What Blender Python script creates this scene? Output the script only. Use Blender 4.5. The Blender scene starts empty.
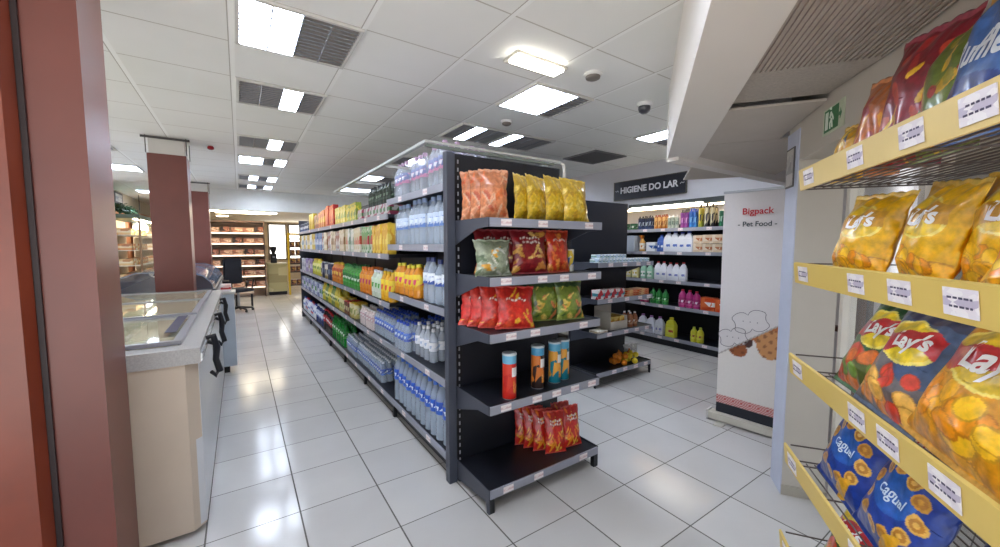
import bpy, bmesh, math, random
from mathutils import Vector, Matrix
random.seed(7)
C = bpy.context.scene.collection
SC = bpy.context.scene
PI = math.pi
R = math.radians

# ------------------------------------------------------------------ camera, world, exposure
cam = bpy.data.objects.new('camera', bpy.data.cameras.new('camera')); C.objects.link(cam)
cam.data.sensor_width = 36; cam.data.lens = 36 * 387 / 1000
cam.data.clip_start = .02; cam.data.clip_end = 200
cam.location = (0, 0, 1.5)
cam.rotation_euler = (R(90 - 4.2), 0, -R(33.9))
SC.camera = cam
W = bpy.data.worlds.new('world'); SC.world = W; W.use_nodes = True
_n = W.node_tree.nodes; _l = W.node_tree.links
_tc = _n.new('ShaderNodeTexCoord'); _sp = _n.new('ShaderNodeSeparateXYZ'); _l.new(_tc.outputs['Generated'], _sp.inputs[0])
_rp = _n.new('ShaderNodeValToRGB'); _mr = _n.new('ShaderNodeMapRange'); _mr.inputs['From Min'].default_value = -1; _mr.inputs['From Max'].default_value = 1
_l.new(_sp.outputs['Z'], _mr.inputs['Value']); _l.new(_mr.outputs[0], _rp.inputs[0]); _l.new(_rp.outputs[0], _n['Background'].inputs[0])
_rp.color_ramp.elements[0].position = .46; _rp.color_ramp.elements[0].color = (1, .98, .95, 1)      # bright lower half, added to light the ceiling from below
_rp.color_ramp.elements[1].position = .54; _rp.color_ramp.elements[1].color = (.36, .40, .46, 1)    # pale sky
_n['Background'].inputs[1].default_value = 2.0
SC.view_settings.view_transform = 'Standard'; SC.view_settings.look = 'None'
SC.view_settings.gamma = 1; SC.view_settings.use_curve_mapping = False
SC.view_settings.exposure = 0.98
SC.cycles.max_bounces = 8; SC.cycles.diffuse_bounces = 5; SC.cycles.transparent_max_bounces = 24
LAMP = 19.0         # radiance of a lit tube cell

# ------------------------------------------------------------------ colour and material helpers
def lin(c):
    return tuple(((x / 255) / 12.92 if x <= 10 else ((x / 255 + .055) / 1.055) ** 2.4) for x in c)
def mixc(a, b, t): return tuple(a[i] * (1 - t) + b[i] * t for i in range(3))
_m = {}
def mat(c, rough=.5, metal=0, noise=0, scale=8, spec=.5, bump=0, coat=0):
    k = ('m', c, rough, metal, noise, scale, spec, bump, coat)
    if k in _m: return _m[k]
    m = bpy.data.materials.new('plain'); m.use_nodes = True
    nt = m.node_tree; b = nt.nodes['Principled BSDF']
    l = lin(c)
    b.inputs['Roughness'].default_value = rough; b.inputs['Metallic'].default_value = metal
    b.inputs['Specular IOR Level'].default_value = spec; b.inputs['Coat Weight'].default_value = coat; b.inputs['Coat Roughness'].default_value = .28
    tc = nt.nodes.new('ShaderNodeTexCoord')
    n = nt.nodes.new('ShaderNodeTexNoise'); n.inputs['Scale'].default_value = scale; n.inputs['Detail'].default_value = 4
    nt.links.new(tc.outputs['Object'], n.inputs['Vector'])
    r = nt.nodes.new('ShaderNodeValToRGB')
    q = noise if noise else .03
    r.color_ramp.elements[0].position = .3; r.color_ramp.elements[1].position = .7
    r.color_ramp.elements[0].color = (*[x * (1 - q) for x in l], 1)
    r.color_ramp.elements[1].color = (*[min(1, x * (1 + q)) for x in l], 1)
    nt.links.new(n.outputs['Fac'], r.inputs[0]); nt.links.new(r.outputs[0], b.inputs['Base Color'])
    if bump:
        bp = nt.nodes.new('ShaderNodeBump'); bp.inputs['Strength'].default_value = bump
        nt.links.new(n.outputs['Fac'], bp.inputs['Height']); nt.links.new(bp.outputs[0], b.inputs['Normal'])
    _m[k] = m; return m
def emit(c, s):
    k = ('e', c, s)
    if k in _m: return _m[k]
    m = bpy.data.materials.new('lit'); m.use_nodes = True; nt = m.node_tree
    b = nt.nodes['Principled BSDF']; b.inputs['Base Color'].default_value = (.8, .8, .8, 1)
    b.inputs['Emission Color'].default_value = (*lin(c), 1); b.inputs['Emission Strength'].default_value = s
    _m[k] = m; return m
def printed(c1, c2, c3, sx=3, sz=5, rough=.35):
    """label print: bands and blocks of three colours in generated coordinates"""
    k = ('p', c1, c2, c3, sx, sz, rough)
    if k in _m: return _m[k]
    m = bpy.data.materials.new('printed'); m.use_nodes = True; nt = m.node_tree; N = nt.nodes; L = nt.links
    b = N['Principled BSDF']; b.inputs['Roughness'].default_value = rough
    tc = N.new('ShaderNodeTexCoord'); mp = N.new('ShaderNodeMapping'); mp.inputs['Scale'].default_value = (sx, sx, sz)
    L.new(tc.outputs['Generated'], mp.inputs[0])
    v = N.new('ShaderNodeTexVoronoi'); v.inputs['Scale'].default_value = 1.0; L.new(mp.outputs[0], v.inputs['Vector'])
    sep = N.new('ShaderNodeSeparateXYZ'); L.new(tc.outputs['Generated'], sep.inputs[0])
    r = N.new('ShaderNodeValToRGB'); r.color_ramp.interpolation = 'CONSTANT'
    e = r.color_ramp.elements; e[0].position = 0; e[0].color = (*lin(c1), 1); e[1].position = .33; e[1].color = (*lin(c2), 1)
    x = e.new(.66); x.color = (*lin(c1), 1)
    L.new(sep.outputs['Z'], r.inputs[0])
    sc = N.new('ShaderNodeSeparateColor'); L.new(v.outputs['Color'], sc.inputs[0])
    gt = N.new('ShaderNodeMath'); gt.operation = 'GREATER_THAN'; gt.inputs[1].default_value = .62; L.new(sc.outputs[0], gt.inputs[0])
    mx = N.new('ShaderNodeMix'); mx.data_type = 'RGBA'; L.new(gt.outputs[0], mx.inputs['Factor'])
    L.new(r.outputs[0], mx.inputs['A']); mx.inputs['B'].default_value = (*lin(c3), 1)
    L.new(mx.outputs['Result'], b.inputs['Base Color'])
    _m[k] = m; return m
def clear(c, alpha=.45, rough=.12):
    k = ('c', c, alpha, rough)
    if k in _m: return _m[k]
    m = bpy.data.materials.new('clear_plastic'); m.use_nodes = True; nt = m.node_tree
    b = nt.nodes['Principled BSDF']; b.inputs['Base Color'].default_value = (*lin(c), 1)
    b.inputs['Roughness'].default_value = rough; b.inputs['Alpha'].default_value = alpha
    tc = nt.nodes.new('ShaderNodeTexCoord'); w = nt.nodes.new('ShaderNodeTexWave'); w.bands_direction = 'Z'; w.inputs['Scale'].default_value = 14
    nt.links.new(tc.outputs['Object'], w.inputs['Vector'])
    bp = nt.nodes.new('ShaderNodeBump'); bp.inputs['Strength'].default_value = .25; bp.inputs['Distance'].default_value = .004
    nt.links.new(w.outputs['Fac'], bp.inputs['Height']); nt.links.new(bp.outputs[0], b.inputs['Normal'])
    _m[k] = m; return m
def glass(c=(235, 242, 240), alpha=.12):
    k = ('g', c, alpha)
    if k in _m: return _m[k]
    m = bpy.data.materials.new('glass'); m.use_nodes = True; b = m.node_tree.nodes['Principled BSDF']
    b.inputs['Base Color'].default_value = (*lin(c), 1); b.inputs['Roughness'].default_value = .03; b.inputs['Alpha'].default_value = alpha
    b.inputs['Coat Weight'].default_value = .6; b.inputs['Coat Roughness'].default_value = .03
    _m[k] = m; return m
def painted(rough=.3, coat=.5, bump=.25, sp=1):
    k = ('v', rough, coat, bump, sp)
    if k in _m: return _m[k]
    m = bpy.data.materials.new('foil_print'); m.use_nodes = True; nt = m.node_tree; N = nt.nodes; L = nt.links
    b = N['Principled BSDF']; b.inputs['Roughness'].default_value = rough; b.inputs['Coat Weight'].default_value = coat; b.inputs['Coat Roughness'].default_value = .15
    a = N.new('ShaderNodeAttribute'); a.attribute_name = 'Col'; tc = N.new('ShaderNodeTexCoord')
    n2 = N.new('ShaderNodeTexNoise'); n2.inputs['Scale'].default_value = 48; n2.inputs['Detail'].default_value = 5; L.new(tc.outputs['Object'], n2.inputs['Vector'])
    mr = N.new('ShaderNodeMapRange'); mr.inputs['From Min'].default_value = .3; mr.inputs['From Max'].default_value = .7; mr.inputs['To Min'].default_value = 1 - .28 * sp; mr.inputs['To Max'].default_value = 1 + .25 * sp; L.new(n2.outputs['Fac'], mr.inputs['Value'])
    hs = N.new('ShaderNodeHueSaturation'); L.new(a.outputs['Color'], hs.inputs['Color']); L.new(mr.outputs[0], hs.inputs['Value']); L.new(hs.outputs[0], b.inputs['Base Color'])
    n = N.new('ShaderNodeTexNoise'); n.inputs['Scale'].default_value = 16; n.inputs['Detail'].default_value = 3
    L.new(tc.outputs['Object'], n.inputs['Vector'])
    bp = N.new('ShaderNodeBump'); bp.inputs['Strength'].default_value = bump; bp.inputs['Distance'].default_value = .02
    L.new(n.outputs['Fac'], bp.inputs['Height']); L.new(bp.outputs[0], b.inputs['Normal'])
    _m[k] = m; return m

# ------------------------------------------------------------------ mesh helpers
def box(bm, x0, x1, y0, y1, z0, z1):
    vs = [bm.verts.new((x, y, z)) for z in (z0, z1) for (x, y) in ((x0, y0), (x1, y0), (x1, y1), (x0, y1))]
    for f in ((3, 2, 1, 0), (4, 5, 6, 7), (0, 1, 5, 4), (1, 2, 6, 5), (2, 3, 7, 6), (3, 0, 4, 7)):
        bm.faces.new([vs[i] for i in f])
def prism(bm, pts, a0, a1, axis='y'):
    def P(p, a):
        return {'y': (p[0], a, p[1]), 'x': (a, p[0], p[1]), 'z': (p[0], p[1], a)}[axis]
    A = [bm.verts.new(P(p, a0)) for p in pts]; B = [bm.verts.new(P(p, a1)) for p in pts]
    n = len(pts)
    bm.faces.new(A); bm.faces.new(B[::-1])
    for i in range(n): bm.faces.new((A[i], B[i], B[(i + 1) % n], A[(i + 1) % n]))
def tube(bm, pts, r, seg=8):
    pts = [Vector(p) for p in pts]; rings = []
    for i, p in enumerate(pts):
        d = (pts[min(i + 1, len(pts) - 1)] - pts[max(i - 1, 0)]).normalized()
        a = d.cross(Vector((0, 0, 1)) if abs(d.z) < .9 else Vector((1, 0, 0))).normalized(); b = d.cross(a)
        rr = r[i] if isinstance(r, (list, tuple)) else r
        rings.append([bm.verts.new(p + (a * math.cos(t) + b * math.sin(t)) * rr) for t in [2 * PI * k / seg for k in range(seg)]])
    for q in range(len(rings) - 1):
        for k in range(seg): bm.faces.new((rings[q][k], rings[q][(k + 1) % seg], rings[q + 1][(k + 1) % seg], rings[q + 1][k]))
    bm.faces.new(rings[0]); bm.faces.new(rings[-1][::-1])
def lathe(bm, prof, seg=14, cx=0, cy=0):
    rings = [[bm.verts.new((cx + r * math.cos(2 * PI * k / seg), cy + r * math.sin(2 * PI * k / seg), z)) for k in range(seg)] for r, z in prof]
    for q in range(len(rings) - 1):
        for k in range(seg): bm.faces.new((rings[q][k], rings[q][(k + 1) % seg], rings[q + 1][(k + 1) % seg], rings[q + 1][k]))
    bm.faces.new(rings[0][::-1]); bm.faces.new(rings[-1])
def obj(name, bm, m, parent=None, smooth=False, bev=0, link=True):
    bmesh.ops.recalc_face_normals(bm, faces=bm.faces)
    if bev: bmesh.ops.bevel(bm, geom=list(bm.edges), offset=bev, segments=2, affect='EDGES', profile=.6)
    me = bpy.data.meshes.new(name); bm.to_mesh(me); bm.free()
    if isinstance(m, list):
        for x in m: me.materials.append(x)
    else: me.materials.append(m)
    if smooth:
        me.polygons.foreach_set('use_smooth', [True] * len(me.polygons))
        try: me.set_sharp_from_angle(angle=R(40))
        except Exception: pass
    o = bpy.data.objects.new(name, me)
    if link: C.objects.link(o)
    if parent: o.parent = parent
    return o
def bx(name, m, x0, x1, y0, y1, z0, z1, parent=None, bev=0, link=True):
    bm = bmesh.new(); box(bm, x0, x1, y0, y1, z0, z1); return obj(name, bm, m, parent, bev=bev, link=link)
def struct(o): o['kind'] = 'structure'; return o
def tag(o, label, cat, group=None):
    o['label'] = label; o['category'] = cat
    if group: o['group'] = group
    return o
def thing(name, label=None, cat=None, loc=(0, 0, 0), rz=0, group=None, link=True):
    o = bpy.data.objects.new(name, None); o.empty_display_size = .1
    if link: C.objects.link(o)
    o.location = loc; o.rotation_euler = (0, 0, rz)
    if label: tag(o, label, cat, group)
    return o
_kids = {}
def kid(parent, child):
    child.parent = parent; _kids.setdefault(parent, []).append(child); return child
def clone(o, parent=None):
    c = o.copy(); C.objects.link(c); c.parent = parent
    for ch in _kids.get(o, []): clone(ch, c)
    return c
PROTO = []
def text_bm(s, size, depth=.001, bold=0, shear=0, spacing=1.0):
    cu = bpy.data.curves.new('t', 'FONT'); cu.body = s; cu.size = size; cu.align_x = 'CENTER'; cu.align_y = 'CENTER'
    cu.extrude = depth; cu.offset = bold; cu.shear = shear; cu.space_character = spacing
    o = bpy.data.objects.new('t', cu); C.objects.link(o)
    me = bpy.data.meshes.new_from_object(o.evaluated_get(bpy.context.evaluated_depsgraph_get()))
    bm = bmesh.new(); bm.from_mesh(me)
    bpy.data.objects.remove(o); bpy.data.curves.remove(cu); bpy.data.meshes.remove(me)
    return bm
def xf(bm, M): bm.transform(M); return bm

# ------------------------------------------------------------------ colours
DARK = mat((24, 26, 35), .42); DARK2 = mat((24, 25, 33), .5); GREY = mat((66, 69, 80), .42, noise=.05)
STRIP = mat((150, 152, 164), .35); TAGW = printed((236, 226, 226), (214, 188, 190), (232, 222, 220), 4, 3, .5)
WHITE = mat((226, 224, 220), .5); CREAM = mat((196, 188, 176), .6, noise=.03, scale=2)
WOOD = mat((112, 56, 46), .42, noise=.10, scale=3, coat=.3); ORWOOD = mat((128, 56, 34), .35, noise=.15, scale=4, coat=.3)
BLACK = mat((20, 20, 24), .4); STEEL = mat((170, 172, 176), .3, metal=.8)

# ------------------------------------------------------------------ floor
def floor_mat():
    m = bpy.data.materials.new('floor_tiles'); m.use_nodes = True; nt = m.node_tree; N = nt.nodes; L = nt.links
    b = N['Principled BSDF']
    g = N.new('ShaderNodeNewGeometry'); s = N.new('ShaderNodeSeparateXYZ'); L.new(g.outputs['Position'], s.inputs[0])
    def mth(op, a, c=None):
        n = N.new('ShaderNodeMath'); n.operation = op
        for i, v in enumerate((a, c)):
            if v is None: continue
            if isinstance(v, (int, float)): n.inputs[i].default_value = v
            else: L.new(v, n.inputs[i])
        return n.outputs[0]
    P = .43
    def line(out, off, w):
        t = mth('FRACT', mth('DIVIDE', mth('SUBTRACT', out, off - w / 2 - P * 40), P))
        return mth('LESS_THAN', t, w / P), mth('FLOOR', mth('DIVIDE', mth('SUBTRACT', out, off - P * 40), P))
    lx, ix = line(s.outputs['X'], .225, .008); ly, iy = line(s.outputs['Y'], 1.065, .0055)
    grout = mth('MAXIMUM', lx, ly)
    cmb = N.new('ShaderNodeCombineXYZ'); L.new(ix, cmb.inputs[0]); L.new(iy, cmb.inputs[1])
    wn = N.new('ShaderNodeTexWhiteNoise'); wn.noise_dimensions = '2D'; L.new(cmb.outputs[0], wn.inputs['Vector'])
    ns = N.new('ShaderNodeTexNoise'); ns.inputs['Scale'].default_value = 2.2; ns.inputs['Detail'].default_value = 6; L.new(g.outputs['Position'], ns.inputs['Vector'])
    av = mth('ADD', mth('MULTIPLY', wn.outputs['Value'], .35), mth('MULTIPLY', ns.outputs['Fac'], .65))
    r = N.new('ShaderNodeValToRGB'); r.color_ramp.elements[0].position = .25; r.color_ramp.elements[1].position = .75
    r.color_ramp.elements[0].color = (*lin((196, 194, 193)), 1); r.color_ramp.elements[1].color = (*lin((210, 208, 206)), 1)
    L.new(av, r.inputs[0])
    mx = N.new('ShaderNodeMix'); mx.data_type = 'RGBA'; L.new(grout, mx.inputs['Factor']); L.new(r.outputs[0], mx.inputs['A'])
    mx.inputs['B'].default_value = (*lin((92, 88, 84)), 1); L.new(mx.outputs['Result'], b.inputs['Base Color'])
    rr = mth('ADD', mth('MULTIPLY', ns.outputs['Fac'], .10), .10); rg = mth('ADD', rr, mth('MULTIPLY', grout, .5)); L.new(rg, b.inputs['Roughness'])
    bp = N.new('ShaderNodeBump'); bp.inputs['Strength'].default_value = .5; bp.inputs['Distance'].default_value = .002; bp.invert = True
    L.new(grout, bp.inputs['Height']); L.new(bp.outputs[0], b.inputs['Normal'])
    return m
struct(bx('floor', floor_mat(), -2.7, 7, -.6, 18.4, -.08, 0))

# ------------------------------------------------------------------ ceiling
CZ = 2.70
def ceil_mat():
    m = bpy.data.materials.new('ceiling_tiles'); m.use_nodes = True; nt = m.node_tree; N = nt.nodes; L = nt.links
    b = N['Principled BSDF']; b.inputs['Roughness'].default_value = .75
    g = N.new('ShaderNodeNewGeometry'); s = N.new('ShaderNodeSeparateXYZ'); L.new(g.outputs['Position'], s.inputs[0])
    def mth(op, a, c=None):
        n = N.new('ShaderNodeMath'); n.operation = op
        for i, v in enumerate((a, c)):
            if v is None: continue
            if isinstance(v, (int, float)): n.inputs[i].default_value = v
            else: L.new(v, n.inputs[i])
        return n.outputs[0]
    def line(out, off, w, P):
        return mth('LESS_THAN', mth('FRACT', mth('DIVIDE', mth('SUBTRACT', out, off - w / 2 - P * 40), P)), w / P)
    bars = line(s.outputs['X'], .012, .026, .6155); edge = line(s.outputs['X'], -.004, .006, .6155)
    joint = line(s.outputs['Y'], 1.72, .009, .57)
    ns = N.new('ShaderNodeTexNoise'); ns.inputs['Scale'].default_value = 1.4; ns.inputs['Detail'].default_value = 3; L.new(g.outputs['Position'], ns.inputs['Vector'])
    r = N.new('ShaderNodeValToRGB'); r.color_ramp.elements[0].position = .3; r.color_ramp.elements[1].position = .7
    r.color_ramp.elements[0].color = (*lin((238, 238, 232)), 1); r.color_ramp.elements[1].color = (*lin((244, 243, 239)), 1)
    L.new(ns.outputs['Fac'], r.inputs[0])
    def mx(f, A, col):
        n = N.new('ShaderNodeMix'); n.data_type = 'RGBA'; L.new(f, n.inputs['Factor']); L.new(A, n.inputs['A']); n.inputs['B'].default_value = (*lin(col), 1); return n.outputs['Result']
    c = mx(joint, r.outputs[0], (196, 190, 180)); c = mx(bars, c, (250, 250, 246)); c = mx(edge, c, (186, 180, 172))
    L.new(c, b.inputs['Base Color']); return m
CEIL = ceil_mat()
struct(bx('ceiling', CEIL, -3.4, 6.2, -1.4, 10.3, CZ, CZ + .1))
SOF = mat((232, 233, 230), .7)
struct(bx('trim_1', SOF, -.9, 6.2, 10.2, 10.3, 2.26, CZ))               # drop of the lower ceiling at the back of the shop
struct(bx('ceiling_rear', mat((226, 216, 196), .7), -.85, 6.2, 10.3, 18.3, 2.42, 2.55))
struct(bx('ceiling_left', CEIL, -3.4, -.9, 10.301, 18.3, CZ, CZ + .1)); struct(bx('trim_6', SOF, -.9, -.85, 10.301, 18.3, 2.26, CZ))

# walls
WALLC = mat((214, 212, 216), .65, noise=.02, scale=2)
struct(bx('wall_right', WALLC, 5.75, 5.9, .8, 18.2, 0, CZ))
struct(bx('trim_2', WALLC, 5.0, 5.75, 1.8, 10.2, 2.07, CZ))              # bulkhead over the wall shelving
def wall_left():
    bm = bmesh.new(); box(bm, -2.35, -2.2, 9.8, 18.3, 2.36, CZ)
    struct(obj('trim_3', bm, mat((196, 188, 172), .7)))
    struct(bx('wall_left', mat((176, 112, 70), .55, noise=.06), -2.35, -2.2, 9.8, 18.3, 0, 2.36))
wall_left()
def added_side_glazing():  # unseen glazed side, added to let more light in onto the ceiling
    bm = bmesh.new()
    for y in (-.6, 1.45, 3.5, 5.6, 7.7, 9.74): box(bm, -2.3, -2.22, y, y + .06, 0, CZ)
    box(bm, -2.29, -2.23, -.54, 9.74, 0, .1); box(bm, -2.29, -2.23, -.54, 9.74, CZ - .08, CZ)
    w = struct(obj('window_4', bm, mat((150, 150, 148), .5)))
    bx('pane', glass((120, 126, 128), alpha=.38), -2.264, -2.258, -.54, 9.74, .1, CZ - .08, w)
added_side_glazing()

# far wall with bright windows
struct(bx('wall_far', mat((214, 198, 172), .7), -2.2, 5.75, 18.0, 18.2, 0, 2.7))
def window(n, x0, x1, y, z0, z1):
    bm = bmesh.new(); t = .06
    box(bm, x0, x1, y - .05, y, z0, z0 + t); box(bm, x0, x1, y - .05, y, z1 - t, z1)
    box(bm, x0, x0 + t, y - .05, y, z0 + t, z1 - t); box(bm, x1 - t, x1, y - .05, y, z0 + t, z1 - t)
    w = struct(obj('window_%d' % n, bm, mat((120, 112, 104), .5)))
    bx('pane', emit((255, 250, 240), 2.2), x0 + t, x1 - t, y - .03, y - .015, z0 + t, z1 - t, w)
window(1, .95, 1.62, 17.98, .9, 2.36); window(2, 1.66, 3.4, 17.98, .9, 2.36)

# ------------------------------------------------------------------ ceiling lights
DIM = mat((122, 116, 112), .45, noise=.06, scale=30)
def ceiling_light(x0, y0, lit, label, w=.60, l=.555, dim=DIM):
    t = thing('ceiling_light', label, 'ceiling light', (x0, y0, CZ), group=None)
    bm = bmesh.new(); f = .018
    box(bm, 0, w, 0, f, -.016, 0); box(bm, 0, w, l - f, l, -.016, 0); box(bm, 0, f, f, l - f, -.016, 0); box(bm, w - f, w, f, l - f, -.016, 0)
    obj('frame', bm, mat((205, 203, 198), .5), t)
    cw = (w - 2 * f) / 4
    for k in range(4):
        a = f + k * cw
        bx('tube_cell', emit((222, 233, 250), LAMP) if lit[k] else dim, a + .004, a + cw - .004, f, l - f, -.008, 0, t)
    bm = bmesh.new()
    for k in range(1, 4): box(bm, f + k * cw - .004, f + k * cw + .004, f, l - f, -.015, 0)
    for k in range(1, 12):
        y = f + (l - 2 * f) * k / 12; box(bm, f, w - f, y - .0012, y + .0012, -.014, -.0085)
    obj('louvre', bm, mat((190, 195, 205), .25, metal=.6), t)
    return t
A = 'over the left aisle'
ceiling_light(.03, 2.29, (1, 1, 0, 0), 'louvred ceiling light %s nearest the camera, left half lit' % A)
ceiling_light(.03, 3.43, (0, 0, 1, 0), 'louvred ceiling light %s, second from the camera, one cell lit' % A)
ceiling_light(.03, 5.14, (0, 0, 1, 0), 'louvred ceiling light %s, third from the camera, one cell lit' % A)
ceiling_light(.03, 6.28, (1, 1, 0, 1), 'louvred ceiling light %s, fourth from the camera, three cells lit' % A)
ceiling_light(.03, 7.99, (0, 1, 0, 1), 'louvred ceiling light %s, fifth from the camera, two cells lit' % A)
ceiling_light(.03, 9.2, (0, 1, 0, 1), 'louvred ceiling light %s, farthest one before the lowered ceiling' % A)
B = 'over the long shelving'
ceiling_light(1.87, 2.29, (1, 1, 1, 0), 'bright louvred ceiling light with three lit strips above the end of the long shelving')
ceiling_light(1.87, 3.43, (0, 1, 0, 0), 'louvred ceiling light %s with one lit strip beside a dark panel' % B)
ceiling_light(2.48, 3.43, (1, 0, 0, 0), 'louvred ceiling light %s with a lit left strip, mostly dark' % B)
ceiling_light(1.87, 5.14, (0, 1, 1, 0), 'louvred ceiling light %s just above the white rail, two strips lit' % B)
ceiling_light(1.87, 6.85, (1, 1, 0, 0), 'louvred ceiling light %s behind the white rail, left half lit' % B)
ceiling_light(1.87, 8.56, (1, 1, 1, 1), 'louvred ceiling light %s, farthest of its row, all cells lit' % B)
ceiling_light(3.71, 2.29, (1, 1, 0, 0), 'ceiling light partly hidden by the diagonal beam, left half lit')
ceiling_light(-1.83, 7.99, (0, 1, 1, 1), 'ceiling light left of the brown pillar with three lit cells')
ceiling_light(-1.83, 6.28, (0, 0, 0, 0), 'unlit ceiling light left of the brown pillar')
# outside the picture but in the same room
ceiling_light(-1.83, 11.4, (1, 1, 1, 1), 'added fully lit ceiling light over the left service area')  # hidden fixture added to brighten the left service area
ceiling_light(.03, .58, (1, 1, 0, 1), 'louvred ceiling light right above the camera')
ceiling_light(3.71, 5.14, (1, 1, 0, 1), 'louvred ceiling light hidden beyond the end of the long shelving')
ceiling_light(3.71, 7.42, (1, 1, 0, 1), 'louvred ceiling light farthest along the right aisle')
v = thing('ceiling_vent', 'dark grey slatted ceiling vent beyond the end of the shelving', 'vent', (3.78, 3.46, CZ))
bm = bmesh.new(); box(bm, 0, .6, 0, .02, -.014, 0); box(bm, 0, .6, .58, .6, -.014, 0); box(bm, 0, .02, .02, .58, -.014, 0); box(bm, .58, .6, .02, .58, -.014, 0)
obj('frame', bm, mat((120, 118, 118), .5), v)
bm = bmesh.new()
for k in range(1, 16): box(bm, .02, .58, .02 + k * .035 - .012, .02 + k * .035, -.012, -.004)
obj('slats', bm, mat((92, 90, 92), .5), v); bx('backing', DARK2, .02, .58, .02, .58, -.003, 0, v)
# emergency light box
t = thing('emergency_light', 'small glowing white emergency light box on the ceiling', 'light', (1.66, 2.04, CZ), 0)
bx('housing', mat((196, 190, 180), .5), -.19, .23, -.05, .11, -.02, 0, t, bev=.004); bx('diffuser', emit((255, 250, 238), 7), -.19, .19, -.055, .05, -.045, -.021, t, bev=.008)
def detector(x, y, label, r=.055):
    t = thing('smoke_detector', label, 'smoke detector', (x, y, CZ))
    bm = bmesh.new(); lathe(bm, [(r, 0), (r, -.012), (r * .85, -.02)], 20); obj('base', bm, WHITE, t, True)
    bm = bmesh.new(); lathe(bm, [(r * .8, -.0205), (r * .75, -.034), (r * .4, -.044)], 20); obj('sensor', bm, mat((120, 112, 104), .5), t, True)
detector(2.11, 1.97, 'round smoke detector beside the small glowing emergency light', .065)
detector(2.2, 3.16, 'small white smoke detector between the two lit ceiling panels')
t = thing('dome_camera', 'dark dome security camera on the ceiling by the beam', 'security camera', (2.9, 2.12, CZ))
bm = bmesh.new(); lathe(bm, [(.062, 0), (.062, -.025), (.055, -.03)], 24); obj('mount', bm, WHITE, t, True)
bm = bmesh.new(); lathe(bm, [(.05, -.0305), (.05, -.05), (.042, -.072), (.02, -.088), (.005, -.09)], 24); obj('dome', bm, mat((40, 38, 48), .12, coat=1), t, True)
t = thing('alarm_beacon', 'small red alarm beacon on the ceiling over the left aisle', 'alarm', (-.24, 5.95, CZ))
bm = bmesh.new(); lathe(bm, [(.025, 0), (.034, -.015), (.034, -.035), (.016, -.045)], 16); obj('lens', bm, mat((150, 20, 30), .3), t, True)

# ------------------------------------------------------------------ brown pillars
def pillar(y, cz, name='pillar', near=False):
    p = struct(bx(name, mat((214, 210, 204), .6), -.785, -.475, y + .015, y + .325, 0, CZ))
    bm = bmesh.new()
    box(bm, -.80, -.46, y, y + .014, 0, cz); box(bm, -.80, -.46, y + .326, y + .34, 0, cz)
    box(bm, -.80, -.786, y + .014, y + .326, 0, cz); box(bm, -.474, -.46, y + .014, y + .326, 0, cz)
    obj('cladding', bm, WOOD, p)
    if not near:
        bm = bmesh.new()
        for x in (-.805, -.455):
            for yy in (y - .005, y + .345): box(bm, x - .004, x + .004, yy - .004, yy + .004, cz, CZ)
        box(bm, -.84, -.42, y - .04, y - .025, CZ - .035, CZ - .012)
        obj('angle_trim', bm, mat((70, 66, 66), .5), p)
    return p
pillar(5.73, 2.51); pillar(9.4, 2.52)
np_ = pillar(2.1, 2.70, near=True)
bm = bmesh.new(); prism(bm, [(-.98, 2.03), (-.638, 2.03), (-.62, 2.085), (-.632, 2.098), (-.98, 2.098)], 0, CZ - .002, 'z')
obj('side_board', bm, ORWOOD, np_); bx('shadow_gap', mat((38, 20, 22), .5), -.62, -.604, 2.088, 2.0985, 0, CZ - .002, np_)

# ------------------------------------------------------------------ diagonal side: beam, lowered panels, column, glazing
DM = Matrix.Rotation(R(35.8), 4, 'Z')                    # local x runs along the shop front, local y = minus distance behind the rack front
def DG(s, c, z=0): return DM @ Vector((s, -c, z))
def dbx(name, m, s0, s1, c0, c1, z0, z1, parent=None, bev=0):
    bm = bmesh.new(); box(bm, s0, s1, -c1, -c0, z0, z1); bm.transform(DM); return obj(name, bm, m, parent, bev=bev)
BEAMC = mat((226, 220, 212), .6, noise=.02, scale=2)
bm = bmesh.new()
box(bm, -2.5, 3.42, -.375, -.155, 2.16, CZ); bm.transform(DM)
struct(obj('beam', bm, BEAMC))
struct(bx('trim_4', BEAMC, 2.75, 5.0, 1.70, 1.80, 2.135, CZ))
# lowered ribbed panels
def ribbed():
    m = bpy.data.materials.new('ribbed_panel'); m.use_nodes = True; nt = m.node_tree; N = nt.nodes; L = nt.links; b = N['Principled BSDF']
    b.inputs['Roughness'].default_value = .6
    tc = N.new('ShaderNodeTexCoord'); w = N.new('ShaderNodeTexWave'); w.bands_direction = 'Y'; w.inputs['Scale'].default_value = 20
    L.new(tc.outputs['Object'], w.inputs['Vector'])
    r = N.new('ShaderNodeValToRGB'); r.color_ramp.elements[0].color = (*lin((112, 100, 90)), 1); r.color_ramp.elements[1].color = (*lin((196, 186, 174)), 1)
    r.color_ramp.elements[0].position = .25; r.color_ramp.elements[1].position = .6
    L.new(w.outputs['Fac'], r.inputs[0]); L.new(r.outputs[0], b.inputs['Base Color']); return m
def panel(name, s0, s1, c0, c1, za, zb, m, rib=False):
    bm = bmesh.new(); box(bm, s0, s1, -c1, -c0, 0, .012)
    if rib:
        y = -c1 + .006
        while y < -c0 - .01: box(bm, s0, s1, y, y + .009, -.006, 0); y += .018
    for v_ in bm.verts:
        t = (v_.co.x - s0) / (s1 - s0); v_.co.z += za + (zb - za) * t
    o = obj(name, bm, m); o.matrix_world = DM; struct(o); return o
PANC = mat((190, 180, 168), .65, noise=.03); PANR = mat((172, 160, 148), .6)
panel('ceiling_panel', -1.2, 1.86, .38, .812, 2.19, 2.19, PANR, True)
panel('ceiling_panel', 1.87, 2.34, .38, .812, 2.19, 2.225, mat((180, 170, 158), .65, noise=.12, scale=90))
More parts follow.
